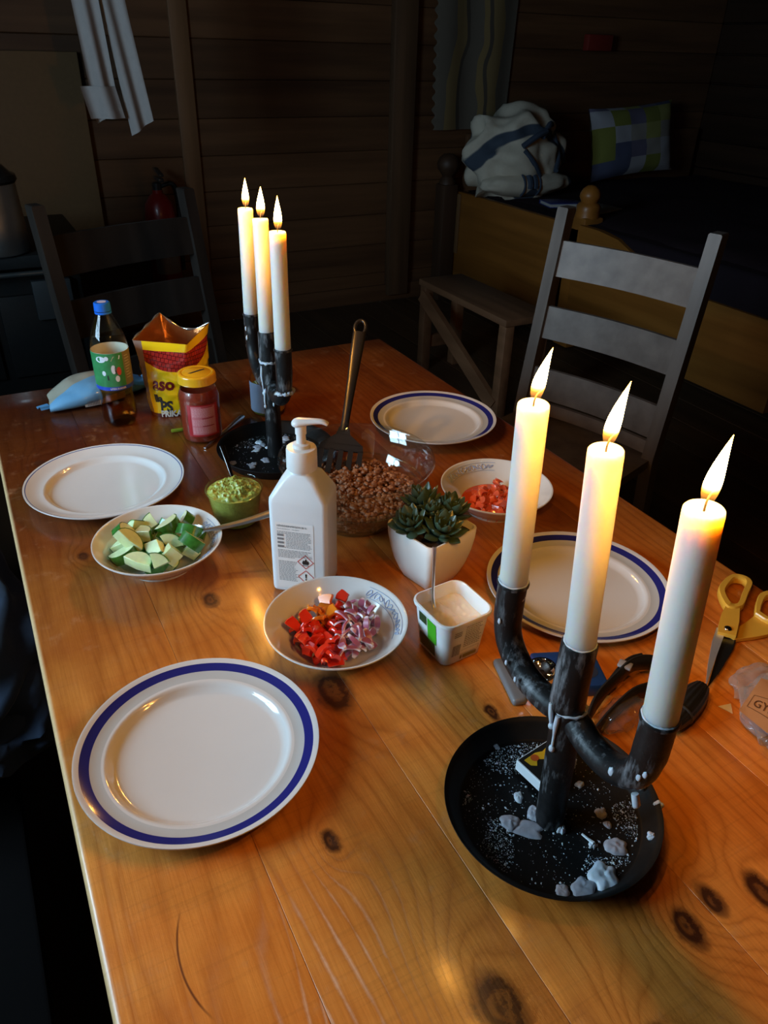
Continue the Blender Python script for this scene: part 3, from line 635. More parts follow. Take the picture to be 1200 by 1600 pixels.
for k in range(11):
    y = .0585 - k * .0032; x = -.004; x1 = .021 - rg.random() * .006
    while x < x1: l = rg.uniform(.0015, .004); g.append(mapped(rect2(x, y, min(x + l, x1), y + .0013), fy)); x += l + .0007
for k in range(3): g.append(mapped(rect2(-.020, .054 - k * .003, -.009 - rg.random() * .003, .0552 - k * .003), fy))
x = -.0195
while x < -.008: l = rg.choice((.0003, .0006, .0009)); g.append(mapped(rect2(x, .016, x + l, .034), fy)); x += l + .0006
g += [mapped(rect2(-.006, .0215, .020, .0219), fy), mapped(rect2(-.006, .0145, .020, .0149), fy), mapped(rect2(.0196, .0145, .020, .0219), fy)]
obj('fine_print', g, INK, tub, ang=0)
obj('olive_strip', [mapped(rect2(-.002, .007, .018, .0125), fy), mapped(rect2(-.0065, .007, -.0035, .0125), fy)], OLV, tub, ang=0)
tag(obj('teaspoon', tube(spline([(.401, .592, .047), (.404, .604, .060), (.4075, .612, .085), (.4105, .618, .112), (.411, .620, .128)], 8), [.0030 - .0012 * math.sin(PI * k / 32) for k in range(33)], 10, flat=.5), STEEL, ang=60), 'slim steel teaspoon standing in the sour cream tub', 'spoon')

# ------------------------------------------------------------------ potted succulent
pz = math.radians(13)
ps = thing('potted_succulent', (.470, .719, .0003), pz, 'dark green succulent in a square white ceramic pot', 'plant')
pr_ = [(.026, 0), (.0275, .0015), (.033, .014), (.038, .030), (.042, .050), (.0445, .070), (.0450, .084), (.0445, .0855), (.0425, .0855), (.0418, .083), (.041, .070), (.037, .05)]
obj('pot', loft([rrect(r, r, .009 if r > .03 else .007, z) for r, z in pr_]), M('white_glazed_pot', (.80, .78, .74), .28, var=.03, coat=.2), ps, ang=50)
obj('soil', [gridf(lambda u, v: ((u - .5) * .082, (v - .5) * .082, .076 + .003 * NZ.noise(Vector((u * 9, v * 9, 0)))), 14, 14)], M('dark_soil', (.035, .02, .012), .9, var=.6, scale=300, bump=.8), ps)
LEAF = M('succulent_leaf', (.040, .075, .046), .34, var=.3, scale=40, coat=.1, sss=.15, sscale=.004); LEAFT = M('succulent_leaf_pale', (.055, .088, .050), .36, var=.25, scale=50)
def leaf_geo(L_):
    rings = []
    for i in range(7):
        t = i / 6; wd = L_ * .28 * math.sin(PI * (.12 + .86 * t) ** 1.25) + .0004; th = wd * .55; x = L_ * t; z = L_ * .14 * t * t
        rings.append([(x, wd * math.cos(a), z + th * math.sin(a) * (1 if math.sin(a) < 0 else .45)) for a in [2 * PI * k / 8 for k in range(8)]])
    return loft(rings)
lm = None; rg = random.Random(21)
for cx, cy, cz, sc, tx, ty in [(-.006, -.027, .090, 1.26, -.1, -.25), (-.031, .008, .092, 1.22, -.35, .0), (.010, .030, .100, 1.32, .05, .25), (.031, -.004, .094, 1.26, .3, -.1), (.001, .003, .100, 1.0, 0, 0)]:
    ro_ = obj('rosette_core', blob(.0045, 1, None, (1, 1, 2.), (0, 0, -.004)), LEAF, ps, (cx, cy, cz), (-ty, tx, 0))
    for tier, (n, ev, L_, h) in enumerate([(8, .30, .0235, -.004), (7, .62, .0225, 0), (6, .95, .0195, .003), (4, 1.25, .0140, .005)]):
        for k in range(n):
            a = 2 * PI * (k + .5 * tier) / n + rg.uniform(-.15, .15)
            o = obj('leaf', lm or leaf_geo(.0235), LEAF if rg.random() < .7 or lm is None else None, ro_, (.003 * math.cos(a), .003 * math.sin(a), h), (0, -ev + rg.uniform(-.12, .12), a)); lm = o.data
            o.scale = (L_ / .0235 * sc * rg.uniform(.88, 1.08),) * 3

# ------------------------------------------------------------------ candelabra
IRON = M('black_painted_iron', (.0095, .009, .009), .42, var=.5, scale=60, bump=.35, bscale=110, spec=.28)
def smear(m, amt):
    nt = m.node_tree; b = nt.nodes['Principled BSDF']; L = nt.links.new; prev = b.inputs['Base Color'].links[0].from_socket
    tc = node(nt, 'ShaderNodeTexCoord'); mp = node(nt, 'ShaderNodeMapping'); mp.inputs['Scale'].default_value = (150, 150, 28); L(tc.outputs['Object'], mp.inputs[0]); nz = node(nt, 'ShaderNodeTexNoise'); nz.inputs['Scale'].default_value = 1.; nz.inputs['Detail'].default_value = 6; nz.inputs['Roughness'].default_value = .7; L(mp.outputs[0], nz.inputs[0])
    n2 = node(nt, 'ShaderNodeTexNoise'); n2.inputs['Scale'].default_value = 26; L(tc.outputs['Object'], n2.inputs[0]); ml = node(nt, 'ShaderNodeMath', operation='MULTIPLY'); L(nz.outputs['Fac'], ml.inputs[0]); L(n2.outputs['Fac'], ml.inputs[1])
    mr = node(nt, 'ShaderNodeMapRange'); mr.inputs[1].default_value = .28; mr.inputs[2].default_value = .46; mr.inputs[4].default_value = amt; L(ml.outputs[0], mr.inputs[0])
    mx = node(nt, 'ShaderNodeMix', data_type='RGBA'); L(mr.outputs[0], mx.inputs[0]); L(prev, mx.inputs[6]); mx.inputs[7].default_value = (.30, .30, .31, 1); L(mx.outputs[2], b.inputs['Base Color']); return m
smear(IRON, .85)
IROND = M('tray_black_iron', (.0065, .0062, .006), .50, var=.35, scale=120, bump=.1, bscale=300, spec=.18)
WAXD = M('spilt_wax', (.55, .60, .66), .45, var=.12, scale=200, sss=.4, sscale=.003)
WAX = M('candle_wax', (.66, .64, .60), .42, var=.02, sss=.85, sscale=.030, sssr=(1, .68, .30)); WICK = M('burnt_wick', (.02, .012, .01), .9)
def flame_mat():
    m = bpy.data.materials.new('candle_flame'); m.use_nodes = True; nt = m.node_tree; nt.nodes.clear(); L = nt.links.new
    out = node(nt, 'ShaderNodeOutputMaterial'); em = node(nt, 'ShaderNodeEmission'); tr = node(nt, 'ShaderNodeBsdfTransparent'); ad = node(nt, 'ShaderNodeAddShader')
    tc = node(nt, 'ShaderNodeTexCoord'); sp = node(nt, 'ShaderNodeSeparateXYZ'); L(tc.outputs['Object'], sp.inputs[0])
    mr = node(nt, 'ShaderNodeMapRange'); mr.inputs[1].default_value = 0; mr.inputs[2].default_value = .042; L(sp.outputs[2], mr.inputs[0])
    cr = node(nt, 'ShaderNodeValToRGB'); L(mr.outputs[0], cr.inputs[0]); e = cr.color_ramp.elements
    e[0].position = 0; e[0].color = (.10, .035, .03, 1); e[1].position = .22; e[1].color = (.9, .34, .03, 1)
    for p, c in ((.36, (1, .70, .28, 1)), (.85, (1, .66, .22, 1)), (1., (1, .40, .05, 1))): q = e.new(p); q.color = c
    st = node(nt, 'ShaderNodeValToRGB'); L(mr.outputs[0], st.inputs[0]); f = st.color_ramp.elements
    f[0].position = .0; f[0].color = (.02,) * 3 + (1,); f[1].position = .34; f[1].color = (1, 1, 1, 1); q = f.new(.20); q.color = (.10,) * 3 + (1,)
    ml = node(nt, 'ShaderNodeMath', operation='MULTIPLY'); ml.inputs[1].default_value = 14; L(st.outputs[0], ml.inputs[0]); L(ml.outputs[0], em.inputs[1]); L(cr.outputs[0], em.inputs[0])
    L(em.outputs[0], ad.inputs[0]); L(tr.outputs[0], ad.inputs[1]); L(ad.outputs[0], out.inputs[0]); return m
FLAME = flame_mat()
def candle(base, top, r, label, lean, fh, group, slim=1.):
    b, t_ = Vector(base), Vector(top); H = (t_ - b).length
    o = tag(obj('candle', lathe([(0, -.018), (r * .97, -.018), (r, -.016), (r * .995, H - .004), (r * .97, H - .0006), (r * .90, H + .0004), (r * .80, H - .0004), (r * .5, H - .0016), (0, H - .0018)], 40), WAX, None, b, ang=50), label, 'candle', group)
    o.rotation_euler = Vector((0, 0, 1)).rotation_difference((t_ - b).normalized()).to_euler()
    wt = [(0, 0, H - .003), (.0004, 0, H + .003), (.001 + lean * .004, .0005, H + .0075), (.002 + lean * .012, .0008, H + .0105)]
    obj('wick', tube(spline(wt, 4), .00075, 8), WICK, o)
    rings = []; n = 16
    for i in range(15):
        t = i / 14; z = fh * t; rr = .0055 * slim * (math.sin(PI * (t * .965 + .035) ** .62)) ** .95 * (1 - .25 * t) + .0002
        off = lean * .016 * t ** 1.6; rings.append([(off + rr * math.cos(2 * PI * k / n), rr * math.sin(2 * PI * k / n), z) for k in range(n)])
    f = obj('flame', loft(rings), FLAME, o, (.0012, 0, H + .0035), (0, 0, -.49), ang=80)
    l = bpy.data.lights.new('candle_light', 'POINT'); l.energy = CANDLE_W; l.color = (1, .43, .065); l.shadow_soft_size = .007
    lo = bpy.data.objects.new('candle_light', l); C.objects.link(lo); lo.parent = o; lo.location = (.002 + lean * .004, 0, H + .0035 + fh * .45)
    return o
def candelabrum(loc, rz, foot, cups, joint, label, seed, wax_bits):
    t = thing('candelabrum', loc, rz, label, 'candle holder', 'three-armed black candle holders'); rg = random.Random(seed)
    obj('tray', lathe([(0, .0015), (.086, .0015), (.0885, .003), (.0975, .0175), (.1015, .0205), (.1034, .0212), (.1036, .0202), (.1015, .0190), (.0990, .0160), (.0905, .0008), (.088, 0), (0, 0)], 96), IROND, t, ang=50)
    fx_, fy_ = foot; pr = .0138
    mid = cups[1]; obj('post', tube([(fx_, fy_, .0015), (fx_ + (mid[0] - fx_) * .5, fy_ + (mid[1] - fy_) * .5, mid[2] * .5), mid], pr, 28), IRON, t, ang=50)
    c = obj('cup', lathe([(pr - .0002, -.072), (pr + .0012, -.0715), (pr + .0014, -.070), (pr + .0012, -.002), (pr + .0004, 0), (.0126, 0), (.0126, -.004)], 32), IRON, t, mid, ang=50)
    for cx, cy, cz in (cups[0], cups[2]):
        s = 1 if cy > fy_ else -1; d = abs(cy - fy_); jz = joint
        pts = [(fx_, fy_ + s * .004, jz + .006), (fx_ + (cx - fx_) * .3, fy_ + s * d * .35, jz - .001), (fx_ + (cx - fx_) * .62, fy_ + s * d * .66, jz + .003), (fx_ + (cx - fx_) * .88, fy_ + s * d * .90, jz + .019), (cx, cy, jz + .044), (cx, cy, cz)]
        P = spline(pts, 7); a = obj('arm', tube(P, [.0128] * 29 + [.0134] * 7, 26), IRON, t, ang=50)
        obj('cup_rim', lathe([(.0125, -.003), (.0146, -.003), (.0148, -.001), (.0142, .0004), (.0125, .0004)], 32), IRON, t, (cx, cy, cz), ang=50)
    # dry specks of wax dust, too many to count
    g = []
    for k in range(wax_bits):
        a = rg.random() * 2 * PI; r_ = math.sqrt(rg.random()) * .084
        q = abs(rg.gauss(0, 1)); s = .00026 + .00032 * q + (.0015 * rg.random() if rg.random() < .07 else 0)
        x, y = r_ * math.cos(a), r_ * math.sin(a)
        if NZ.noise(Vector((x * 22 + seed, y * 22, 1))) < .10 and rg.random() < .90: continue
        an = rg.random() * PI; ca, sa = math.cos(an) * s, math.sin(an) * s; e = rg.uniform(.35, 1.)
        g.append(([(x + ca, y + sa, .0016), (x - sa * e, y + ca * e, .0016), (x - ca, y - sa, .0016), (x + sa * e, y - ca * e, .0016), (x, y, .0018 + s * .7)], [(0, 1, 4), (1, 2, 4), (2, 3, 4), (3, 0, 4)]))
    tag(obj('wax_specks', g, WAXD, t, ang=0), kind='stuff')
    return t
def puddle(parent, x, y, z, r, h, seed, name='wax_drop', el=1., rz=0, mat=None):
    o_ = Vector((seed * 3.7, seed * 1.3, 0))
    def f(u, v):
        a = 2 * PI * u; k = 1 + .42 * NZ.noise(Vector((math.cos(a) * 1.2, math.sin(a) * 1.6, 0)) + o_); rr = r * v * k
        zz = h * math.sqrt(max(0, 1 - v ** 3)) * (1 + .35 * NZ.noise(Vector((math.cos(a) * v * 3, math.sin(a) * v * 3, 2)) + o_)); ca, sa = math.cos(rz), math.sin(rz)
        px, py = rr * math.cos(a) * el, rr * math.sin(a); return (px * ca - py * sa, px * sa + py * ca, zz)
    return obj(name, [gridf(f, 26, 7)], mat or WAXD, parent, (x, y, z), ang=80)
near = candelabrum((.378, .335, .0003), 0, (-.006, -.008), [(-.010, .088, .2247), (-.010, -.003, .2247), (-.011, -.092, .2247)], .135, 'black iron candelabrum with round tray and three lit candles, nearest the viewer', 1, 8000)
far = candelabrum((.408, 1.150, .0003), 0, (-.001, 0), [(.009, .116, .2247), (.0, .013, .2247), (-.006, -.075, .2247)], .128, 'black iron candelabrum with three lit candles at the far end, behind the glass bowl', 2, 1500)
CN, CF = 'candles in the near holder', 'candles in the far holder'
candle((.368, .423, .225), (.363, .4235, .398), .0128, 'lit white candle of the near holder, left one, beside the tomato bowl', .55, .042, CN)
candle((.368, .332, .225), (.361, .339, .398), .0128, 'lit white candle of the near holder, middle one on the central post', .60, .046, CN)
candle((.367, .243, .225), (.361, .252, .398), .0128, 'lit white candle of the near holder, right one nearest the viewer', .45, .045, CN)
candle((.417, 1.266, .225), (.420, 1.268, .398), .0126, 'lit white candle of the far holder, leftmost one farthest from the viewer', .05, .043, CF, 1.1)
candle((.408, 1.163, .225), (.414, 1.180, .398), .0126, 'lit white candle of the far holder, middle one', .12, .043, CF, 1.25)
candle((.402, 1.075, .225), (.405, 1.083, .398), .0126, 'lit white candle of the far holder, rightmost one', .05, .045, CF, 1.15)
WAXM = M('cloudy_wax', (.36, .37, .42), .5, var=.35, scale=160, sss=.2, sscale=.003)
for k, (x, y, r, h, el, rz, m_) in enumerate([(0, -.078, .0125, .0045, 1.15, .5, None), (.031, -.060, .0095, .0028, 1.2, -.4, WAXM), (-.024, -.078, .0100, .0022, 1.3, .2, WAXM), (-.042, -.071, .0065, .0020, 1, 0, WAXM), (-.042, .006, .0085, .003, 1.2, -.6, WAXM), (-.031, -.008, .0100, .0016, 1.4, -.5, WAXM),
                                  (-.015, .002, .0085, .004, 1, .3, WAXM), (-.004, -.023, .0042, .006, 1, .8, None), (.043, -.026, .0055, .002, 1.2, .4, WAXM), (-.001, .088, .0045, .003, .7, 0, WAXM), (-.018, .026, .0048, .0025, 1.4, .9, None), (.047, .010, .0038, .003, 1.2, .2, None), (.012, -.049, .0032, .0025, 1.2, 0, None), (.040, -.038, .0040, .0018, 1, 0, WAXM)]):
    puddle(near, x, y, .0016, r, h, k + 1, 'wax_drop', el, rz, m_)
for k, (x, y, z, r, rx) in enumerate([(.089, -.028, .019, .0042, .9), (.088, -.052, .018, .0045, .8), (.060, -.072, .014, .004, .7)]):
    o = puddle(near, x, y, z, r, .002, k + 31); o.rotation_euler = (0, -.8, math.atan2(y, x) + PI) if 0 else (.5, -.7, 0)
def drip(parent, pts, rr): return obj('wax_drip', [tube(spline(pts, 5), [rr * (.55 + .45 * math.sin(PI * min(1, .25 + k / 12))) for k in range(5 * (len(pts) - 1) + 1)], 9), blob(rr * 1.25, 2, None, (1, 1, 1.4), pts[-1])], WAXD, parent, ang=80)
def ringwax(parent, c, r, seed, n=30, hgt=.004, a0=0, a1=2 * PI):
    rg = random.Random(seed); P = [(c[0] + r * math.cos(a0 + (a1 - a0) * k / n), c[1] + r * math.sin(a0 + (a1 - a0) * k / n), c[2] + rg.uniform(-.3, .3) * hgt) for k in range(n + 1)]
    return obj('wax_ring', tube(P, [hgt * rg.uniform(.35, .8) for _ in P], 8), WAXD, parent, ang=80)
for q, (x, y, z) in enumerate([(-.010, .088, .2247), (-.010, -.003, .2247), (-.011, -.092, .2247)]): ringwax(near, (x, y, z + .0006), .0131, q, 40, .0014)
ringwax(near, (-.0085, -.005, .1535), .0148, 5, 30, .0022)
drip(near, [(-.023, -.008, .150), (-.0235, -.008, .138), (-.023, -.008, .124), (-.0225, -.008, .110)], .0024)
drip(near, [(-.0245, .001, .158), (-.0245, -.001, .146), (-.0235, -.003, .134)], .0022)
for x, y, z, r in [(-.0215, -.072, .149, .0032), (-.0215, -.096, .170, .0030), (-.0205, -.100, .176, .0026), (-.024, .066, .150, .002), (-.0245, .05, .143, .0022), (-.0235, .084, .186, .0022)]:
    obj('wax_drop', blob(r, 2, lambda d: 1 + .4 * NZ.noise(d * 2), (.45, .9, 1.5), (x, y, z)), WAXD, near, ang=80)
obj('wax_drop', tube([(-.010, -.090, .136), (-.010, -.094, .1275), (-.0098, -.093, .1235)], [.003, .0034, .002], 8), WAXD, near, ang=80)
ringwax(far, (0, .010, .1745), .0150, 6, 30, .0042); ringwax(far, (-.006, -.070, .1520), .0150, 7, 26, .0055, -2.9, .3)
drip(far, [(-.013, .010, .168), (-.0145, .010, .150), (-.0135, .008, .132), (-.0135, .006, .120)], .0024); drip(far, [(-.013, .002, .128), (-.0145, .001, .110), (-.0145, 0, .098)], .0020)
for x, y, z, r in [(-.0035, .110, .184, .0030), (-.0035, .112, .200, .0028), (-.0145, -.004, .128, .0028), (-.0145, .002, .121, .0026), (-.0045, -.0145, .106, .0026)]:
    obj('wax_drop', blob(r, 2, lambda d: 1 + .3 * NZ.noise(d * 2), (.6, .8, 1.6), (x, y, z)), WAXD, far, ang=80)
rg = random.Random(13)
for k in range(26):
    a = rg.random() * 6.28; r_ = .02 + .055 * rg.random(); puddle(far, r_ * math.cos(a) - .008, r_ * math.sin(a), .0016, rg.uniform(.003, .009), rg.uniform(.001, .003), k + 60, 'wax_drop', rg.uniform(.9, 1.8), rg.random() * 3, WAXM if k % 3 else WAXD)
# matchbox and a match in the near tray
mb = thing('matchbox', (.402, .373, .0085), math.radians(8), 'white-sided matchbox with black and yellow lid lying in the near candle tray', 'matchbox')
obj('box_sleeve', box((0, 0, .0065), (.052, .035, .013), .0006, 1), M('matchbox_card', (.74, .76, .78), .5, var=.04), mb, ang=30)
obj('printed_lid', [rect2(-.0245, -.0165, .0245, .0165)], M('black_lid_print', (.015, .014, .012), .4), mb, (0, 0, .0133), ang=0)
f = lambda x, y: (x, y, .0136); obj('yellow_emblem', [mapped((lambda p: (p, [tuple(range(len(p)))]))([(-.020, .0125, 0), (-.004, .0130, 0), (.004, .010, 0), (.020, .0135, 0), (.018, .003, 0), (.008, .006, 0), (.0, .0005, 0), (-.008, .006, 0), (-.014, .000, 0), (-.019, .004, 0)]), f)], M('yellow_lid_print', (.75, .42, .02), .4), mb, ang=0)
obj('red_emblem', [mapped((lambda p: (p, [tuple(range(len(p)))]))([(.0045 * math.cos(a) - .009, .0042 * math.sin(a) + .0085, 0) for a in [2 * PI * k / 14 for k in range(14)]]), lambda x, y: (x, y, .0138))], M('red_lid_print', (.6, .10, .02), .4), mb, ang=0)
tag(obj('matchstick', tube([(.388, .299, .0042), (.3895, .2925, .0042), (.391, .286, .0045)], [.0012, .0013, .0020], 6), M('waxed_match', (.62, .68, .72), .5), ang=40), 'short wax-coated white match in the near candle tray', 'match')

# ------------------------------------------------------------------ soda bottle
so = thing('soda_bottle', (.190, 1.408, .0003), 0, 'clear plastic bottle with blue cap and green label, amber drink at the bottom', 'bottle')
PET = glass('clear_pet', (.90, .93, .90), .03, 1.5, .03, 40)
bp = [(0, .006), (.016, .003), (.024, 0), (.029, .004), (.0320, .014), (.0325, .030), (.0300, .052), (.0290, .062), (.0305, .070), (.0328, .078), (.0330, .085), (.0330, .145), (.0332, .150), (.0325, .158), (.0290, .175), (.0225, .193), (.0155, .207), (.0125, .213), (.0125, .224)]
def fluted(pr, amp, z1):
    g = lathe(pr, 60); vs = []
    for x, y, z in g[0]:
        a = math.atan2(y, x); k = 1 + amp * math.sin(5 * a) * max(0, 1 - z / z1) if z < z1 else 1; vs.append((x * k, y * k, z))
    return vs, g[1]
obj('bottle_body', fluted(bp, .07, .055), PET, so, ang=70)
obj('drink', fluted([(0, .007)] + [(r - .0012, z + .001) for r, z in bp[1:9]] + [(0, .0708)], .07, .055), (lambda m: m)(glass('amber_drink', (.84, .50, .15), .05, 1.33, .02)), so, ang=70)
obj('bottle_cap', [lathe([(0, .2325), (.0125, .2325), (.0142, .231), (.0146, .218), (.0138, .2175), (0, .2175)], 36), lathe([(.0135, .2165), (.0146, .2160), (.0146, .2130), (.0135, .2128)], 36, True)], M('blue_cap_plastic', (.012, .12, .55), .3, var=.05, coat=.3), so, ang=40)
obj('cap_print', (lambda g: ([(x, y, .2328) for x, y, z in g[0]], g[1]))(lathe([(0, 0), (.008, 0)], 20)), M('cap_print_white', (.45, .45, .62), .4), so, ang=0)
LBG = M('label_green', (.035, .20, .065), .35, var=.5, scale=55); LBW = M('label_white_inside', (.72, .66, .60), .5, var=.02); LBB = M('label_blue', (.02, .06, .42), .35, var=.1); LBO = M('label_olive', (.16, .14, .065), .4, var=.15)
def sleeve(r, z0, z1, a0, a1, n=40): return gridf(lambda u, v: (r * math.cos(a0 + (a1 - a0) * u), r * math.sin(a0 + (a1 - a0) * u), z0 + (z1 - z0) * v), n, 4)
lab = obj('label', sleeve(.0333, .0775, .1480, 0, 2 * PI, 64), LBW, so, ang=80)
AV = math.atan2(-1.408, -.19)          # azimuth that faces the table's near end
obj('label_print', sleeve(.0336, .0845, .1478, AV - 1.75, AV + .62), LBG, lab, ang=80); obj('label_print', sleeve(.0336, .0845, .1478, AV + .62, AV + 1.75), LBO, lab, ang=80); obj('blue_band', sleeve(.0337, .0775, .0845, AV - 1.75, AV + 1.75), LBB, lab, ang=80)
cyl = lambda x, y: (.0340 * math.cos(AV + x / .034), .0340 * math.sin(AV + x / .034), y)
def poly(pts, f): return [f(*p) for p in pts], [tuple(range(len(pts)))]
def oval(cx, cy, rx, ry, f, n=14): return poly([(cx + rx * math.cos(2 * PI * k / n), cy + ry * math.sin(2 * PI * k / n)) for k in range(n)], f)
obj('pale_print', [oval(-.020, .137, .0095, .0058, cyl), oval(-.009, .139, .004, .004, cyl), poly([(-.002, .134), (.014, .1365), (.016, .143), (.003, .142)], cyl), oval(-.017, .111, .0035, .0048, cyl), oval(.001, .118, .0042, .0085, cyl), oval(.006, .100, .004, .006, cyl)], M('label_pale_print', (.62, .66, .70), .4, var=.15), lab, ang=0)
obj('red_print', [oval(.0105, .114, .0042, .008, cyl)], M('label_red_print', (.45, .05, .03), .4), lab, ang=0)
obj('dark_print', [oval(.0045, .116, .0013, .008, cyl), poly([(-.012, .098), (-.009, .098), (-.010, .108), (-.012, .107)], cyl)], BLKINK, lab, ang=0)
obj('lettering', [mapped(text_flat('UTEN SUKKER', .0045, bold=.0001), lambda x, y: cyl(-.010 + x, .0793 + y))], LBW, lab, ang=0)
rg = random.Random(3); g = []
for k in range(9): g.append(mapped(rect2(.0245, .139 - k * .0052, .0245 + rg.uniform(.008, .017), .1402 - k * .0052, 4), cyl))
obj('fine_print', g, M('label_pale_lines', (.40, .38, .28), .5), lab, ang=0)

# ------------------------------------------------------------------ open bag of tortilla chips
cb = thing('chip_bag', (.3, 1.42, .0003), 0, 'open yellow and red foil snack bag standing behind the salsa jar', 'snack bag')
Lf, F_, Rr, Bk = (-.064, .007, .150), (.024, -.046, .146), (.088, .020, .160), (.006, .074, .174)
def bag_pt(u, v):
    """u round the bag from the left corner over the front and right corners to the back; v height"""
    cs = [Lf, F_, Rr, Bk]; k = int(u * 4) % 4; t = u * 4 - int(u * 4)
    a, b = Vector(cs[k]), Vector(cs[(k + 1) % 4]); top = a.lerp(b, t); 
    if k == 2: top.z -= .022 * math.sin(PI * t)
    th = PI + (0.10 + u * 2 * PI); bot = Vector((.004 + .054 * math.cos(th), -.004 + .030 * math.sin(th), 0))
    rnd = Vector((.012 + .068 * math.cos(th), .012 + .050 * math.sin(th), 0))
    w_ = v ** 1.3; p = bot.lerp(top, w_); p.z = top.z * v
    m_ = math.sin(PI * min(1, v)) * .45; q = Vector((rnd.x, rnd.y, p.z)); p = p.lerp(q, m_)
    p += Vector((math.cos(th), math.sin(th), 0)) * (.0040 * NZ.noise(Vector((u * 9, v * 7, 2))) + .002 * NZ.noise(Vector((u * 26, v * 18, 5)))) * math.sin(PI * min(.96, v + .03))
    return p
def bag_mat():
    m = bpy.data.materials.new('printed_foil_bag'); m.use_nodes = True; nt = m.node_tree; b = nt.nodes['Principled BSDF']; L = nt.links.new
    uv = node(nt, 'ShaderNodeUVMap', uv_map='UVMap'); sp = node(nt, 'ShaderNodeSeparateXYZ'); L(uv.outputs[0], sp.inputs[0])
    def rng(v, a, c):
        n = node(nt, 'ShaderNodeMath', operation='GREATER_THAN'); L(v, n.inputs[0]); n.inputs[1].default_value = a
        k = node(nt, 'ShaderNodeMath', operation='LESS_THAN'); L(v, k.inputs[0]); k.inputs[1].default_value = c
        p = node(nt, 'ShaderNodeMath', operation='MULTIPLY'); L(n.outputs[0], p.inputs[0]); L(k.outputs[0], p.inputs[1]); return p.outputs[0]
    def mix(f, a, c):
        n = node(nt, 'ShaderNodeMix', data_type='RGBA'); L(f, n.inputs[0])
        for i, v in ((6, a), (7, c)):
            if isinstance(v, tuple): n.inputs[i].default_value = v
            else: L(v, n.inputs[i])
        return n.outputs[2]
    br = node(nt, 'ShaderNodeTexBrick'); mp = node(nt, 'ShaderNodeMapping'); mp.inputs['Scale'].default_value = (40, 15, 1); mp.inputs['Rotation'].default_value = (0, 0, .16); L(uv.outputs[0], mp.inputs[0]); L(mp.outputs[0], br.inputs[0])
    br.inputs['Scale'].default_value = 1.; br.inputs['Color1'].default_value = (.42, .035, .025, 1); br.inputs['Color2'].default_value = (.30, .02, .02, 1); br.inputs['Mortar'].default_value = (.05, .004, .006, 1); br.inputs['Mortar Size'].default_value = .07; br.inputs['Brick Width'].default_value = .8; br.inputs['Row Height'].default_value = .8; br.inputs['Mortar Smooth'].default_value = .6
    yel = (.80, .58, .008, 1)
    # the red weave hangs in a shallow arc below the yellow top band
    ab = node(nt, 'ShaderNodeMath', operation='SUBTRACT'); L(sp.outputs[0], ab.inputs[0]); ab.inputs[1].default_value = .24
    sq = node(nt, 'ShaderNodeMath', operation='MULTIPLY'); L(ab.outputs[0], sq.inputs[0]); L(ab.outputs[0], sq.inputs[1])
    s2 = node(nt, 'ShaderNodeMath', operation='MULTIPLY_ADD'); L(sq.outputs[0], s2.inputs[0]); s2.inputs[1].default_value = -3.2; L(sp.outputs[1], s2.inputs[2])
    col = mix(rng(s2.outputs[0], .615, 2.), yel, br.outputs['Color'])
    col = mix(rng(sp.outputs[1], .89, 2.), col, yel)
    side = rng(sp.outputs[0], -.1, .040); col = mix(side, col, (.24, .16, .14, 1)); col = mix(rng(sp.outputs[1], -.1, .055), col, (.10, .02, .02, 1))
    L(col, b.inputs['Base Color']); b.inputs['Roughness'].default_value = .22; b.inputs['Coat Weight'].default_value = .5; b.inputs['Coat Roughness'].default_value = .1
    return m
def uv_grid(name, f, nu, nv, m, parent, u0=0., u1=1., v0=0., v1=1.):
    vs, fs = gridf(lambda u, v: tuple(f(u0 + (u1 - u0) * u, v0 + (v1 - v0) * v)), nu, nv); me = bpy.data.meshes.new(name); me.from_pydata(vs, [], fs)
    ul = me.uv_layers.new(name='UVMap'); 
    for p in me.polygons:
        for li in p.loop_indices: k = me.loops[li].vertex_index; ul.data[li].uv = (u0 + (u1 - u0) * (k % (nu + 1)) / nu, v0 + (v1 - v0) * (k // (nu + 1)) / nv)
    me.polygons.foreach_set('use_smooth', [True] * len(me.polygons)); me.materials.append(m)
    o = bpy.data.objects.new(name, me); C.objects.link(o); o.parent = parent; return o
uv_grid('bag_film', bag_pt, 96, 40, bag_mat(), cb)
def inner(u, v): p = bag_pt(u, v); c = Vector((.012, .012, p.z)); return c + (p - c) * .975
obj('foil_lining', gridf(lambda u, v: tuple(inner(u, .25 + .75 * v) + Vector((0, 0, .0002))), 96, 24), M('copper_foil_inside', (.42, .15, .05), .24, .75, var=.35, scale=40, bump=.9, bscale=45), cb, ang=80)
obj('foil_edge', tube([tuple(bag_pt(.5 + .5 * k / 40, 1.) + Vector((0, 0, .0005))) for k in range(41)], [.0008 + .0022 * (.5 + .5 * math.sin(k * .9)) for k in range(41)], 8), M('silver_foil', (.7, .7, .72), .2, .9, var=.1), cb, ang=80)
obj('bag_bottom', [poly([tuple(bag_pt(k / 32, .02)) for k in range(32)], lambda *p: p)], BLKINK, cb, ang=0)
def on_bag(x, y, e=.0008):
    u, v = .0 + x, y; p = bag_pt(u % 1, v); c = Vector((.012, .012, p.z)); n = (p - c); n.z = 0; return tuple(p + n.normalized() * e)
def bag_text(s, size, u, v, bold=0.): return mapped(text_flat(s, size, bold=bold), lambda x, y: on_bag(u + x / .40, v + y / .150))
obj('dark_lettering', [bag_text('aso', .034, .075, .385, .0012)], M('maroon_lettering', (.12, .008, .008), .3), cb, ang=0)
obj('dark_lettering', [bag_text('lla', .022, .075, .215, .0008), bag_text('PS', .030, .105, .085, .0012)], BLKINK, cb, ang=0)
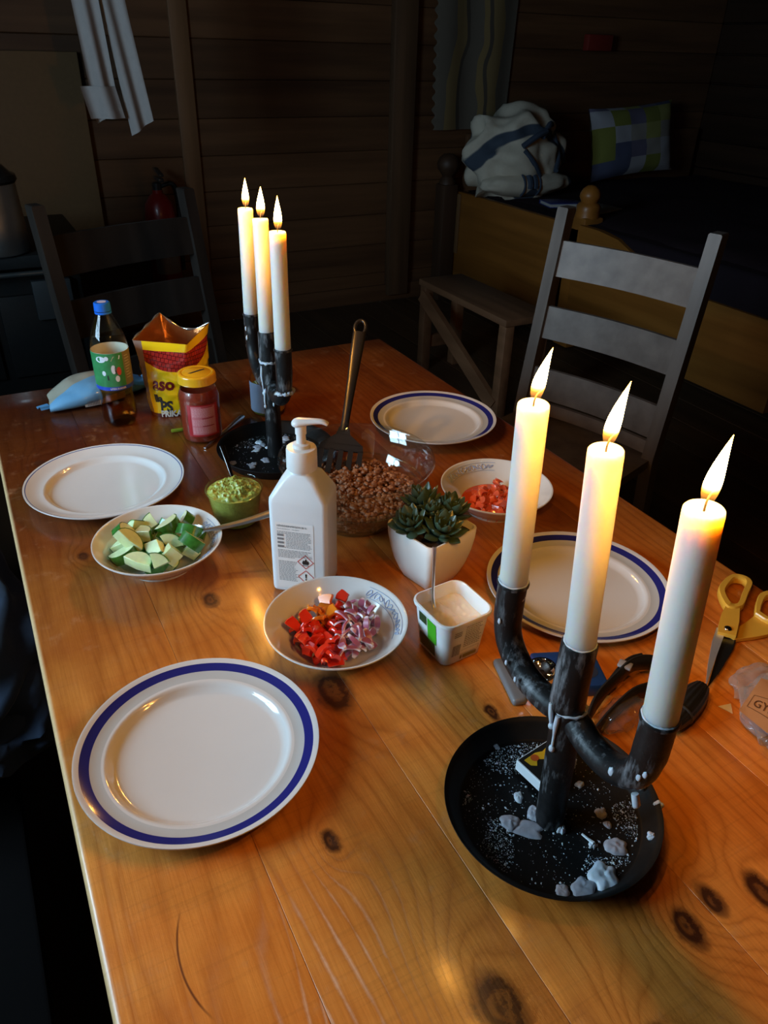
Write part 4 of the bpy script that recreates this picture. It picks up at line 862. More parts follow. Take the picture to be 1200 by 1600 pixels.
obj('white_lettering', [bag_text('PRIKA', .018, .105, .012, .0008)], M('white_lettering', (.7, .68, .62), .4), cb, ang=0)

# ------------------------------------------------------------------ salsa jar
sj = thing('salsa_jar', (.312, 1.278, .0003), 0, 'glass jar of red salsa with a yellow lid and pink back label', 'jar')
jp = [(0, .002), (.030, .001), (.0345, .003), (.0362, .008), (.0366, .020), (.0366, .074), (.0372, .080), (.0366, .088), (.0330, .098), (.0312, .103), (.0310, .113)]
obj('jar_glass', lathe(jp, 56), glass('jar_glass', (.95, .94, .92), .02, 1.5), sj, ang=60)
obj('salsa', lathe([(0, .004)] + [(r - .0016, z + .0015) for r, z in jp[1:9]] + [(.0308, .0985), (0, .0985)], 48), M('red_salsa', (.22, .026, .009), .3, var=.4, scale=120, bump=.3, coat=.3), sj, ang=60)
obj('jar_lid', lathe([(0, .1290), (.024, .1290), (.0255, .1282), (.0275, .1290), (.0315, .1288), (.0335, .1270), (.0340, .1250), (.0340, .1140), (.0346, .1125), (.0335, .1115), (.031, .1115)], 56), M('yellow_lid', (.72, .36, .012), .25, var=.05, coat=.4), sj, ang=40)
obj('lid_print', [poly([(-.017, -.004), (-.012, -.0065), (.016, .0035), (.0175, .0065), (.010, .0062)], lambda x, y: (x, y, .1293)), ], BLKINK, sj, ang=0)
AJ = math.atan2(-1.278, -.312) + .12
jl = obj('back_label', sleeve(.0376, .018, .0790, AJ - .78, AJ + .78), M('label_red', (.40, .018, .022), .4, var=.06), sj, ang=80)
cj = lambda x, y, r=.0379: (r * math.cos(AJ + x / .0376), r * math.sin(AJ + x / .0376), y)
obj('text_panel', [gridf(lambda u, v: cj(-.022 + .045 * u, .0215 + .055 * v), 14, 2)], M('pink_text_panel', (.62, .17, .19), .45, var=.06), jl, ang=80)
rg = random.Random(5); g = []; gr = []
for k in range(24):
    y = .0738 - k * .00212; x = -.0205
    if k in (0, 9, 10, 17): gr.append(mapped(rect2(-.003, y, .018, y + .0016, 5), lambda x, y: cj(x, y, .0381))) if k != 9 else 0; continue
    while x < .0205: l = rg.uniform(.002, .005); g.append(mapped(rect2(x, y, min(x + l, .021), y + .0008), lambda x, y: cj(x, y, .0381))); x += l + .0009
obj('fine_print', g, M('pale_pink_print', (.75, .42, .40), .5), jl, ang=0); obj('red_bar', gr, M('label_red_bar', (.36, .012, .02), .4), jl, ang=0)

# ------------------------------------------------------------------ small jar behind the far candelabrum, with a wooden-handled knife in it
gj = thing('small_jar', (.462, 1.335, .0003), 0, 'small glass jar with green contents and blue grey label behind the far candelabrum', 'jar')
gpj = [(0, .002), (.028, .001), (.032, .004), (.0330, .012), (.0330, .075), (.0310, .083), (.0305, .088), (.0315, .090)]
obj('jar_glass', lathe(gpj, 44), glass('pickle_jar_glass', (.92, .95, .90), .03, 1.5), gj, ang=60)
obj('green_contents', lathe([(0, .004), (.029, .004), (.031, .012), (.031, .058), (0, .060)], 36), M('green_pickles', (.12, .13, .015), .3, var=.7, scale=110, bump=.5), gj, ang=60)
AG = math.atan2(-1.335, -.462); obj('label', sleeve(.0334, .010, .070, AG - 1.5, AG - .15), M('blue_grey_label', (.20, .26, .36), .4, var=.1), gj, ang=80)
obj('label', sleeve(.0334, .010, .055, AG + .45, AG + 1.5), M('ochre_label', (.38, .20, .03), .4, var=.1), gj, ang=80)
tag(obj('brown_utensil', [tube(spline([(.452, 1.345, .098), (.444, 1.352, .118), (.436, 1.358, .138)], 6), [.005, .0058, .0062, .0064, .0066, .0068, .007, .0074, .0078, .008, .008, .0076, .006], 12, flat=.6), tube([(.466, 1.333, .0622), (.452, 1.345, .098)], .0035, 8, flat=.4)], M('brown_handle', (.06, .03, .018), .4, var=.2), ang=60), 'dark brown utensil handle standing in the small jar behind the far candles', 'utensil')
# long tongs-like knives lying between the jar and the far tray
tag(obj('table_knife', [tube(spline([(.338, 1.262, .0040), (.372, 1.292, .0060), (.405, 1.322, .0072)], 6), [.0030, .0034, .004, .0044, .0048, .005, .0054, .0058, .0060, .0062, .0064, .006, .004], 10, flat=.5), tube([(.300, 1.228, .0024), (.338, 1.262, .0040)], .0024, 8, flat=.4)], STEEL, ang=60), 'shiny steel table knife between the salsa jar and the far tray', 'knife')
tag(obj('green_stick', box((0, 0, .0035), (.036, .0062, .0062), .002), M('lime_green_plastic', (.20, .24, .015), .35), None, (.281, 1.318, .0003), (0, 0, -.12), ang=40), 'short lime green plastic stick lying left of the salsa jar', 'stick')

# ------------------------------------------------------------------ pale blue packet behind the bottle
def pack(u, v):
    a = 2 * PI * u; t = v; x = -.095 + .20 * t; prof = math.sin(PI * (.10 + .82 * t) ** .9); hw = .020 + .040 * prof; hh_ = .003 + .0185 * prof
    y = hw * math.copysign(abs(math.cos(a)) ** .7, math.cos(a)); z = hh_ * math.copysign(abs(math.sin(a)) ** .75, math.sin(a)); k = .003 * NZ.noise(Vector((x * 30, a * 2, 1)))
    return (x + .012 * math.cos(a) * (1 - t), y, .0215 + z + (k if z > 0 else 0) - (.0215 - hh_) * (1 - 0) + .0)
pk = thing('plastic_packet', (.168, 1.555, .0003), math.radians(14), 'crumpled pale blue and grey plastic packet lying behind the soda bottle', 'packet')
def pack_mat():
    m = M('blue_packet_film', (.16, .36, .56), .3, var=.15, scale=30, bump=.5, bscale=50, coat=.4); nt = m.node_tree; b = nt.nodes['Principled BSDF']; prev = b.inputs['Base Color'].links[0].from_socket
    tc = node(nt, 'ShaderNodeTexCoord'); sp = node(nt, 'ShaderNodeSeparateXYZ'); nt.links.new(tc.outputs['Object'], sp.inputs[0])
    ad = node(nt, 'ShaderNodeMath', operation='MULTIPLY_ADD'); nt.links.new(sp.outputs[0], ad.inputs[0]); ad.inputs[1].default_value = -.30; nt.links.new(sp.outputs[1], ad.inputs[2])
    gt = node(nt, 'ShaderNodeMath', operation='GREATER_THAN'); nt.links.new(ad.outputs[0], gt.inputs[0]); gt.inputs[1].default_value = .004
    mx = node(nt, 'ShaderNodeMix', data_type='RGBA'); nt.links.new(gt.outputs[0], mx.inputs[0]); nt.links.new(prev, mx.inputs[6]); mx.inputs[7].default_value = (.36, .34, .27, 1); nt.links.new(mx.outputs[2], b.inputs['Base Color']); return m
obj('film', [gridf(lambda u, v: pack(u, v), 36, 26)], pack_mat(), pk, ang=70)
obj('side_label', [gridf(lambda u, v: (-.045 + .085 * u, -.0475 - .012 * math.sin(PI * (.2 + .6 * u)), .006 + .014 * v), 10, 2)], M('pale_packet_label', (.50, .46, .42), .45), pk, ang=60)
obj('fine_print', [([(-.040 + .003 * k + dx, -.0495 - .012 * math.sin(PI * (.2 + .6 * (.005 + .003 * k) / .085)), z) for dx, z in ((0, .008), (.0014, .008), (.0014, .018), (0, .018))], [(0, 1, 2, 3)]) for k in range(8)], INK, pk, ang=0)
obj('end_seal', [gridf(lambda u, v: (-.095 - .022 * u, .014 * (v - .5) * 2, .0045 + .004 * math.sin(6 * v) * u), 5, 8), gridf(lambda u, v: (.098 + .030 * u, .026 * (v - .5) * 2 * (1 - .3 * u), .005 + .026 * u * u), 6, 8)], M('blue_seal', (.10, .26, .46), .35, coat=.3), pk, ang=70)

# ------------------------------------------------------------------ things between the near candelabrum and the scissors
BLUEB = M('blue_card', (.010, .045, .19), .4, var=.15); GREYP = M('grey_plastic', (.17, .18, .19), .4, var=.06); BLK = M('black_rubber', (.012, .012, .012), .42, var=.3, scale=90, bump=.15)
bx = thing('blue_box', (.512, .470, .0003), math.radians(-22), 'flat blue box behind the near candelabrum with a round chrome lens beside it', 'box')
obj('box_body', box((0, 0, .009), (.078, .060, .018), .003), BLUEB, bx, ang=30)
obj('round_print', lathe([(.004, .0183), (.012, .0183)], 28), M('dark_blue_print', (.02, .03, .06), .4), bx, (.020, -.006, 0), ang=0)
hl = thing('headlamp', (.474, .474, .0205), (0, math.radians(-14), 0), 'round chrome headlamp reflector lying on the blue box, half hidden by the left candle arm', 'lamp')
obj('lamp_rim', lathe([(.0165, 0), (.0185, 0), (.0192, .004), (.0185, .009), (.0165, .0095), (.0155, .006)], 40, True), M('chrome_rim', (.75, .75, .75), .07, 1., var=.03), hl, ang=50)
obj('reflector', lathe([(.0162, .006), (.011, .0025), (.005, .001), (.004, .0045), (0, .005)], 36), M('mirror_reflector', (.8, .8, .8), .05, 1., var=.02), hl, ang=50)
obj('lamp_housing', lathe([(0, .0), (.0165, .0), (.0165, -.002), (0, -.002)], 32), GREYP, hl, ang=50)
tag(obj('grey_case', box((0, 0, .005), (.018, .072, .010), .004, 3), GREYP, None, (.446, .494, .0003), (0, 0, -.28), ang=40), 'light grey plastic case poking out left of the near candle arm', 'case')
st = thing('lamp_strap', (.545, .425, .0003), 0, 'crumpled black elastic lamp strap looping behind the near candles', 'strap')
obj('strap_band', tube(spline([(-.072, -.030, .012), (-.038, -.008, .016), (.002, .004, .022), (.032, .010, .026), (.060, .006, .020), (.072, -.012, .014), (.046, -.020, .012), (.006, -.020, .016), (-.036, -.030, .013), (-.070, -.042, .010)], 7), [.0030] * 64, 10, flat=3.4, upv=(.1, .2, 1)), BLK, st, ang=60)
obj('strap_band', tube(spline([(-.050, -.014, .010), (-.010, .004, .013), (.035, .022, .012), (.060, .022, .011)], 7), [.0032] * 22, 10, flat=3.2, upv=(.1, .2, 1)), BLK, st, ang=60)
obj('buckle', box((.018, .010, .031), (.012, .016, .004), .0015, 2, Matrix.Rotation(.5, 3, 'Z')), M('clear_grey_buckle', (.25, .25, .26), .2, coat=.5), st, ang=40)
tr_ = thing('torch', (.606, .372, .0003), math.radians(18), 'black ribbed torch lying behind the right near candle, pointing at the scissors', 'torch')
rr_ = []
for k in range(13):
    t = k / 12; x = -.050 + .080 * t; rw = .0165 * (math.sin(PI * min(1, .18 + .70 * t))) ** .6; rz_ = .0120 * (math.sin(PI * min(1, .2 + .66 * t))) ** .6
    rr_.append([(x, rw * math.cos(a) * (1 + .02 * math.cos(16 * a)), .0128 + rz_ * math.sin(a) * (1 + .05 * math.cos(16 * a))) for a in [2 * PI * j / 64 for j in range(64)]])
obj('torch_body', loft(rr_), BLK, tr_, ang=50)
obj('grip_ring', tube([(-.028, .0152 * math.cos(a), .0128 + .0118 * math.sin(a)) for a in [2 * PI * k / 30 for k in range(31)]], .0016, 8, False), M('torch_ring', (.03, .03, .03), .3), tr_)
def crump(sx, sy, sz, seed, base=.0): 
    o_ = Vector((seed, seed * 2, 0))
    return blob(1, 4, lambda d: 1 + .30 * NZ.noise(d * 2.2 + o_) + .16 * abs(NZ.noise(d * 5 + o_)), (sx, sy, sz), (0, 0, sz * 1.0 + base))
tag(obj('clear_wrapper', crump(.036, .018, .010, 4), glass('crinkled_clear_film', (.88, .88, .86), .06, 1.5, .8, 90, .04), None, (.522, .392, .0006), (0, 0, .15), ang=35), 'crinkled clear plastic wrapper under the black strap', 'wrapper')

# ------------------------------------------------------------------ scissors
YEL = M('yellow_handle_plastic', (.72, .40, .045), .3, var=.05, coat=.2)
sc = thing('scissors', (.7465, .4390, .0003), 0, 'scissors with yellow plastic handles lying open at the right table edge', 'scissors')
def blade(tipx, tipy, bx_, by_, w_, z0, th, side):
    t_ = Vector((tipx, tipy, 0)); b_ = Vector((bx_, by_, 0)); d = (b_ - t_).normalized(); n = Vector((-d.y, d.x, 0)) * side
    pts = [t_, t_ + (b_ - t_) * .35 + n * w_ * .55, t_ + (b_ - t_) * .75 + n * w_ * .95, b_ + n * w_, b_ - n * w_ * .1, t_ + (b_ - t_) * .5 - n * w_ * .02]
    lo = [(p.x, p.y, z0) for p in pts]; hi = [(p.x, p.y, z0 + th) for p in pts]; return loft([lo, hi])
obj('blade', blade(-.101, -.058, .0, .004, .0155, .0030, .0020, -1), M('dark_blade_steel', (.10, .10, .10), .25, .9, var=.1), sc, ang=20)
obj('blade', blade(-.103, -.057, .0, .004, .0105, .0056, .0018, 1), M('bright_blade_steel', (.80, .82, .85), .45, .8, var=.05), sc, ang=20)
o_ = Vector((.7465, .4390, 0))
def loop(outer, inner, z0, z1, shrink=.0012):
    n = 44
    A = spline([(p[0] - o_.x, p[1] - o_.y, 0) for p in outer + outer[:1]], 8)[:-1]; B = spline([(p[0] - o_.x, p[1] - o_.y, 0) for p in inner + inner[:1]], 8)[:-1]
    def rs(P): return [P[int(i * len(P) / n)] for i in range(n)]
    A, B = rs(A), rs(B); ca = sum(A, Vector()) / n; cb_ = sum(B, Vector()) / n
    rg_ = lambda P, c, s, z: [(c.x + (p.x - c.x) * s, c.y + (p.y - c.y) * s, z) for p in P]
    rings = [rg_(A, ca, .96, z0), rg_(A, ca, 1, z0 + .002), rg_(A, ca, 1, z1 - .002), rg_(A, ca, .95, z1), rg_(B, cb_, 1.08, z1), rg_(B, cb_, 1, z1 - .002), rg_(B, cb_, 1, z0 + .002), rg_(B, cb_, 1.08, z0)]
    return loft(rings + [rings[0]], False, False)
h1 = obj('handle', [loop([(.790, .490), (.807, .508), (.843, .520), (.860, .511), (.858, .494), (.830, .478), (.800, .463), (.781, .470)], [(.799, .487), (.811, .500), (.839, .511), (.850, .506), (.848, .497), (.825, .484), (.803, .472), (.794, .475)], .002, .0140),
                  loft([[(p[0] - o_.x, p[1] - o_.y, z) for p in [(.731, .4420), (.745, .4260), (.772, .4440), (.797, .4640), (.790, .475), (.781, .474), (.765, .466), (.745, .453)]] for z in (.0064, .0120)])], YEL, sc, ang=40)
h2 = obj('handle', [loop([(.806, .447), (.826, .462), (.850, .474), (.868, .470), (.871, .450), (.862, .420), (.842, .403), (.820, .410), (.808, .428)], [(.816, .446), (.830, .455), (.849, .464), (.859, .461), (.861, .448), (.854, .425), (.841, .414), (.827, .419), (.817, .432)], .001, .0120),
                  loft([[(p[0] - o_.x, p[1] - o_.y, z) for p in [(.738, .4480), (.7440, .4260), (.775, .4170), (.810, .4100), (.826, .417), (.814, .430), (.806, .447), (.786, .443), (.764, .440)]] for z in (.0012, .0062)])], YEL, sc, ang=40)
obj('pivot_screw', lathe([(0, .0142), (.003, .0140), (.0046, .0130), (.005, .0118), (.005, .004)], 24), M('pivot_steel', (.45, .45, .45), .2, 1.), sc, (.0005, .0015, 0))

# ------------------------------------------------------------------ plastic bag with a paper label, paper scrap
gb = thing('plastic_bag', (.672, .310, .0003), 0, 'crumpled clear plastic bag with a tan paper label at the right picture edge', 'bag')
obj('bag_film', [move(crump(.056, .040, .0195, 7), (.006, 0, 0), rot=Matrix.Rotation(math.radians(30), 3, 'Z')), move(crump(.036, .022, .009, 12), (.034, .050, 0))], glass('crinkled_bag_film', (.92, .90, .90), .10, 1.5, .9, 45, .16), gb, ang=50)
tag(obj('bagged_food', [blob(1, 3, lambda d: 1 + .05 * NZ.noise(d * 3), (.042, .028, .007), (.010, -.004, .012 + .011 * k)) for k in range(2)], M('pinkish_flatbread', (.34, .19, .16), .7, var=.3, scale=90, bump=.4), None, (.672, .310, .0003), (0, 0, math.radians(30)), ang=60), 'soft pinkish brown food inside the clear plastic bag at the right edge', 'food')
KRAFT = M('tan_paper', (.42, .22, .10), .6, var=.12, scale=60, bump=.3, bscale=60)
qa, qb, qc, qd = Vector((-.060, .010, .043)), Vector((-.002, .030, .047)), Vector((.034, -.020, .046)), Vector((-.052, -.058, .036))
lp = lambda x, y: tuple(qa.lerp(qd, x).lerp(qb.lerp(qc, x), y) + Vector((0, 0, .008 * math.sin(PI * min(1, max(0, x))) * math.sin(PI * min(1, max(0, y))))))
gl_ = obj('paper_label', gridf(lambda u, v: lp(u, v), 16, 12), KRAFT, gb, ang=70)
lt = lambda x, y: tuple(Vector(lp(.12 + x / .070, .24 + y / .058)) + Vector((0, 0, .0006)))
fr_ = [mapped(rect2(-.004, -.004, .045, -.0035, 10), lt), mapped(rect2(-.004, .0135, .045, .014, 10), lt), mapped(rect2(-.004, -.004, -.0035, .014), lt)]
obj('lettering', fr_ + [mapped(text_flat('GYlll', .0125, bold=.0001), lt)], M('brown_ink', (.10, .04, .015), .6), gl_, ang=0)
tag(obj('paper_scrap', [([(-.0125, .0065, .0), (.0035, .0105 - .008, .0), (-.0065, -.009, .0), (-.0125, .0065, .0006), (.0035, .0025, .0012), (-.0065, -.009, .0006)], [(0, 1, 2), (5, 4, 3), (0, 1, 4, 3), (1, 2, 5, 4), (2, 0, 3, 5)])], M('white_scrap', (.72, .66, .60), .6), None, (.652, .3515, .0004), ang=20), 'tiny white triangular paper scrap on the table left of the clear plastic bag', 'paper')

# ------------------------------------------------------------------ chairs
def chair(cx, cy, yaw, lean, zt, w_, pm_, sm_, slats, label):
    d = Vector((math.cos(yaw), math.sin(yaw), 0)); n = Vector((-d.y, d.x, 0)); tl = math.tan(lean); ZS = -.31
    t = thing('ladder_back_chair', (0, 0, FZ), 0, label, 'chair', 'ladder-back dining chairs'); up_ = Vector((0, 0, -FZ)); top = Vector((cx, cy, zt))
    P = lambda a, s, f=0.: top + d * a + Vector((0, 0, -s)) + n * (tl * s - f) + up_
    def bar(a, s0, s1, wd, dp):
        rings = []
        for s in (s0, s0 + .003, s1):
            k = .8 if s == s0 else 1.; rings.append([P(a + wd / 2 * x * k, s, dp * (y + 1) / 2 if 1 else 0) for x, y in ((-1, -1), (1, -1), (1, 1), (-1, 1))])
        return rings
    hs = zt - ZS
    for sd_ in (-1, 1):
        rs = bar(sd_ * (w_ / 2), 0, hs, .034, .040); b = P(sd_ * w_ / 2, hs); hgt = b.z; k = []
        for q in rs[-1]: k.append(Vector((q.x, q.y, 0)) + n * .05)
        obj('back_post', loft(rs + [k]), pm_, t, ang=25)
        f0 = P(sd_ * (w_ / 2 - .005), hs, .37); obj('front_leg', loft([[(f0 + d * x * .017 + n * y * .017) * 1 for x, y in ((-1, -1), (1, -1), (1, 1), (-1, 1))], [Vector(((f0 + d * x * .017 + n * y * .017).x, (f0 + d * x * .017 + n * y * .017).y, 0)) for x, y in ((-1, -1), (1, -1), (1, 1), (-1, 1))]]), pm_, t, ang=25)
    for s0, s1 in slats:
        def sf(u, v, e=0.): a = (u - .5) * (w_ - .03); return P(a, s0 + (s1 - s0) * v, .016 - .018 * math.sin(PI * u) + e)
        obj('slat', loft([[sf(u / 12, 0), sf(u / 12, 1), sf(u / 12, 1, .012), sf(u / 12, 0, .012)] for u in range(13)]), sm_, t, ang=30)
    r = [P(-w_ / 2 - .005, hs, -.03), P(w_ / 2 + .005, hs, -.03), P(w_ / 2 + .01, hs, .40), P(-w_ / 2 - .01, hs, .40)]
    obj('seat', loft([[q + Vector((0, 0, z)) for q in r] for z in (-.025, .0)]), pm_, t, ang=25)
    for sd_ in (-1, 1):
        a, b = P(sd_ * (w_ / 2 - .003), hs, .03), P(sd_ * (w_ / 2 - .003), hs, .36)
        for z in (-.20,): obj('stretcher', tube([a + Vector((0, 0, z)) + n * .03, b + Vector((0, 0, z))], .011, 8), pm_, t)
        a, b = P(sd_ * (w_ / 2), hs, .02), P(sd_ * (w_ / 2), hs, .36)
    obj('stretcher', tube([P(-w_ / 2, hs, .36) + Vector((0, 0, -.12)), P(w_ / 2, hs, .36) + Vector((0, 0, -.12))], .011, 8), pm_, t)
    return t
POSTW = board_wood('black_painted_post_wood', (.085, .070, .060), (.15, .125, .107), rough=.42, axis=2, spec=.3)
chair(1.5673, 1.5083, -1.2681, -.1571, .2679, .43, POSTW, GREYW, [(.085, .180), (.262, .352), (.437, .525), (.535, .57)], 'worn black ladder-back chair at the right side of the table behind the candles')
chair(.3788, 2.2775, .3149, -.1865, .2686, .44, BLACKW, BLACKW, [(.075, .175), (.238, .335), (.42, .50)], 'black ladder-back chair at the far end of the table in front of the stove')

# ------------------------------------------------------------------ bed corner
bed = thing('bed', (2.7, 3.0, FZ), 0, 'amber brown wooden bed with turned posts along the far right wall', 'bed'); bo = (-2.7, -3.0, -FZ)
obj('side_board', [box((2.69, 3.60, -.36), (.04, 1.0, .52), .006)], BEDW, bed, bo, ang=30)
obj('side_panel', [loft([[(2.70 + e, y, z) for y, z in [(3.0, -.10), (2.86, -.10), (2.72, -.115), (2.60, -.16), (2.50, -.22), (2.36, -.245), (1.75, -.245), (1.75, -.60), (3.0, -.60)]] for e in (0, .035)])], BEDW, bed, bo, ang=25)
obj('bed_post', [box((2.78, 3.04, -.40), (.12, .12, .66), .012), lathe([(.0, .075), (.022, .070), (.040, .055), (.050, .036), (.052, .020), (.044, .004), (.040, -.005), (.052, -.012), (.060, -.024), (.058, -.045), (.062, -.075), (0, -.075)], 20)] and [box((2.78, 3.04, -.40), (.12, .12, .66), .012), move(lathe([(.0, .075), (.022, .070), (.040, .055), (.050, .036), (.052, .020), (.044, .004), (.040, -.005), (.052, -.012), (.060, -.024), (.058, -.045), (.062, -.075), (0, -.075)], 20), (2.78, 3.04, 0))], BEDW, bed, bo, ang=40)
obj('bed_post', [box((2.61, 4.09, -.40), (.10, .10, .68), .01), move(lathe([(0, .105), (.03, .10), (.055, .08), (.066, .05), (.060, .02), (.04, -.005), (.03, -.02), (.045, -.04), (.05, -.06), (0, -.06)], 24), (2.61, 4.09, 0))], board_wood('dark_post', (.03, .014, .007), (.055, .026, .012), axis=2), bed, bo, ang=40)
obj('edge_strip', box((2.664, 4.03, -.28), (.012, .03, .34), .002), M('pale_edge_wood', (.16, .08, .03), .5), bed, bo, ang=30)
obj('head_board', box((3.70, 4.13, -.25), (1.9, .03, .9), .004), DARKWALL, bed, bo, ang=30)
obj('mattress', box((3.68, 2.95, -.20), (1.92, 2.24, .20), .03, 3), M('mattress_cloth', (.016, .010, .013), .95, spec=.1), bed, bo)
bk = tag(obj('blanket', [gridf(lambda u, v: (2.735 + 1.91 * u, 1.86 + 2.2 * v, -.088 + .012 * NZ.noise(Vector((u * 5, v * 6, 0))) + .004 * NZ.noise(Vector((u * 18, v * 18, 3))) - .03 * (1 - min(1, u * 12)) ** 2), 40, 40), gridf(lambda u, v: (2.735 + 1.91 * u, 1.86 + 2.2 * v, -.099), 2, 2)], M('dark_violet_wool', (.030, .017, .021), .95, var=.3, scale=60, bump=.3, spec=.1), ang=80), 'dark violet wool blanket spread over the bed', 'blanket')
def patch_mat():
    m = bpy.data.materials.new('patchwork_cotton'); m.use_nodes = True; nt = m.node_tree; b = nt.nodes['Principled BSDF']; L = nt.links.new
    uv = node(nt, 'ShaderNodeUVMap', uv_map='UVMap'); mp = node(nt, 'ShaderNodeMapping'); mp.inputs['Scale'].default_value = (5.2, 4.2, 1); L(uv.outputs[0], mp.inputs[0]); fl = node(nt, 'ShaderNodeVectorMath', operation='FLOOR'); L(mp.outputs[0], fl.inputs[0])
    wn = node(nt, 'ShaderNodeTexWhiteNoise', noise_dimensions='3D'); L(fl.outputs[0], wn.inputs['Vector']); cr = node(nt, 'ShaderNodeValToRGB'); cr.color_ramp.interpolation = 'CONSTANT'; L(wn.outputs['Value'], cr.inputs[0]); e = cr.color_ramp.elements
    e[0].position = 0; e[0].color = (.30, .30, .33, 1); e[1].position = .22; e[1].color = (.16, .17, .03, 1)
    for p, c in ((.42, (.24, .22, .20)), (.58, (.06, .07, .13)), (.72, (.24, .24, .07)), (.86, (.11, .10, .16))): q = e.new(p); q.color = c + (1,)
    L(cr.outputs[0], b.inputs['Base Color']); b.inputs['Roughness'].default_value = .9; return m
def cushion(u, v, s):
    x, y = u - .5, v - .5; k = (1 - (2 * x) ** 4) * (1 - (2 * y) ** 4); return (x * .70 * (1 - .06 * (1 - (2 * abs(y)) ** 2)), s * (.075 * max(0, k) ** .6 + .004) + .006 * NZ.noise(Vector((u * 7, v * 7, s))), y * .42 * (1 - .07 * (1 - (2 * abs(x)) ** 2)) + .05 * x)
pi_ = thing('patchwork_pillow', (3.93, 4.0, .150), (-.28, 0, 0), 'patchwork pillow of green, blue and grey squares leaning against the wall on the bed', 'pillow')
uv_grid('pillow_front', lambda u, v: cushion(u, v, -1), 26, 20, patch_mat(), pi_); uv_grid('pillow_back', lambda u, v: cushion(u, v, 1), 26, 20, bpy.data.materials['patchwork_cotton'], pi_)
# crumpled white bed linen with blue stripes
def linen_mat():
    m = M('striped_white_linen', (.50, .45, .36), .85, var=.08); nt = m.node_tree; b = nt.nodes['Principled BSDF']; prev = b.inputs['Base Color'].links[0].from_socket; L = nt.links.new
    tc = node(nt, 'ShaderNodeTexCoord'); wv = node(nt, 'ShaderNodeTexWave', wave_type='RINGS', rings_direction='Y'); wv.inputs['Scale'].default_value = 1.15; wv.inputs['Distortion'].default_value = 2.2; wv.inputs['Detail'].default_value = 2; wv.inputs['Detail Scale'].default_value = 1.2; wv.inputs['Phase Offset'].default_value = 2.
    L(tc.outputs['Object'], wv.inputs[0]); cr = node(nt, 'ShaderNodeValToRGB'); e = cr.color_ramp.elements; e[0].position = .90; e[0].color = (0, 0, 0, 1); e[1].position = .94; e[1].color = (1, 1, 1, 1); L(wv.outputs['Fac'], cr.inputs[0])
    mx = node(nt, 'ShaderNodeMix', data_type='RGBA'); L(cr.outputs[0], mx.inputs[0]); L(prev, mx.inputs[6]); mx.inputs[7].default_value = (.035, .05, .075, 1); L(mx.outputs[2], b.inputs['Base Color']); return m
def heap(d):
    return 1 + .16 * NZ.noise(d * 1.6 + Vector((4, 1, 0))) + .10 * math.sin(9 * NZ.noise(d * 1.3 + Vector((1, 7, 2)))) * (.4 + abs(d.z)) + .05 * NZ.noise(d * 5)
lin = thing('bed_linen', (2.86, 3.80, -.072), 0, 'crumpled heap of white bed linen with dark blue stripes below the wall hanging', 'linen')
LIN = linen_mat()
obj('linen_heap', [blob(1, 5, heap, (.30, .22, .235), (0, .02, .185))], LIN, lin, ang=70)
obj('folded_end', [blob(1, 4, lambda d: 1 + .10 * NZ.noise(d * 2.5), (.30, .11, .070), (.02, -.12, .062))], LIN, lin, ang=70)
BLUEST = M('dark_blue_stripe', (.03, .045, .075), .85)
obj('blue_stripe', [tube([(x, -.12 + .112 * math.cos(a), .062 + .074 * math.sin(a)) for a in [PI * (.35 + .9 * k / 14) for k in range(15)]], .006, 6) for x in (-.075, .03)] + [tube([(x, -.12 + .111 * math.cos(a), .062 + .073 * math.sin(a)) for a in [PI * (.45 + .6 * k / 14) for k in range(15)]], .016, 6) for x in (-.04, -.005)], BLUEST, lin)
obj('blue_stripe', [tube(spline([(.03, -.20, .30), (.10, -.16, .36), (.17, -.10, .33), (.20, -.14, .20), (.15, -.20, .13)], 6), .014, 8), tube(spline([(-.10, -.205, .26), (-.02, -.215, .31), (.05, -.20, .33)], 6), .016, 8), tube(spline([(-.09, -.21, .24), (-.02, -.225, .17), (.06, -.19, .09)], 6), .013, 8)], BLUEST, lin)
bkk = thing('book', (2.88, 3.36, -.075), math.radians(-14), 'blue covered book lying on the bed edge by the linen heap', 'book')
obj('cover', [box((0, 0, .017), (.20, .14, .004), .001), box((0, 0, -.001), (.20, .14, .004), .001), box((0, .068, .008), (.20, .004, .018))], M('blue_cover', (.022, .035, .16), .4), bkk, ang=30); obj('pages', box((0, -.003, .008), (.192, .13, .0138)), M('paper_pages', (.35, .34, .33), .8), bkk, ang=30)
tag(obj('magazine', box((0, 0, .004), (.22, .15, .008), .001), M('dull_white_paper', (.20, .19, .18), .6), None, (3.00, 3.20, -.078), (.05, 0, .3), ang=30), 'pale magazine on the bed between the book and the bed post', 'magazine')
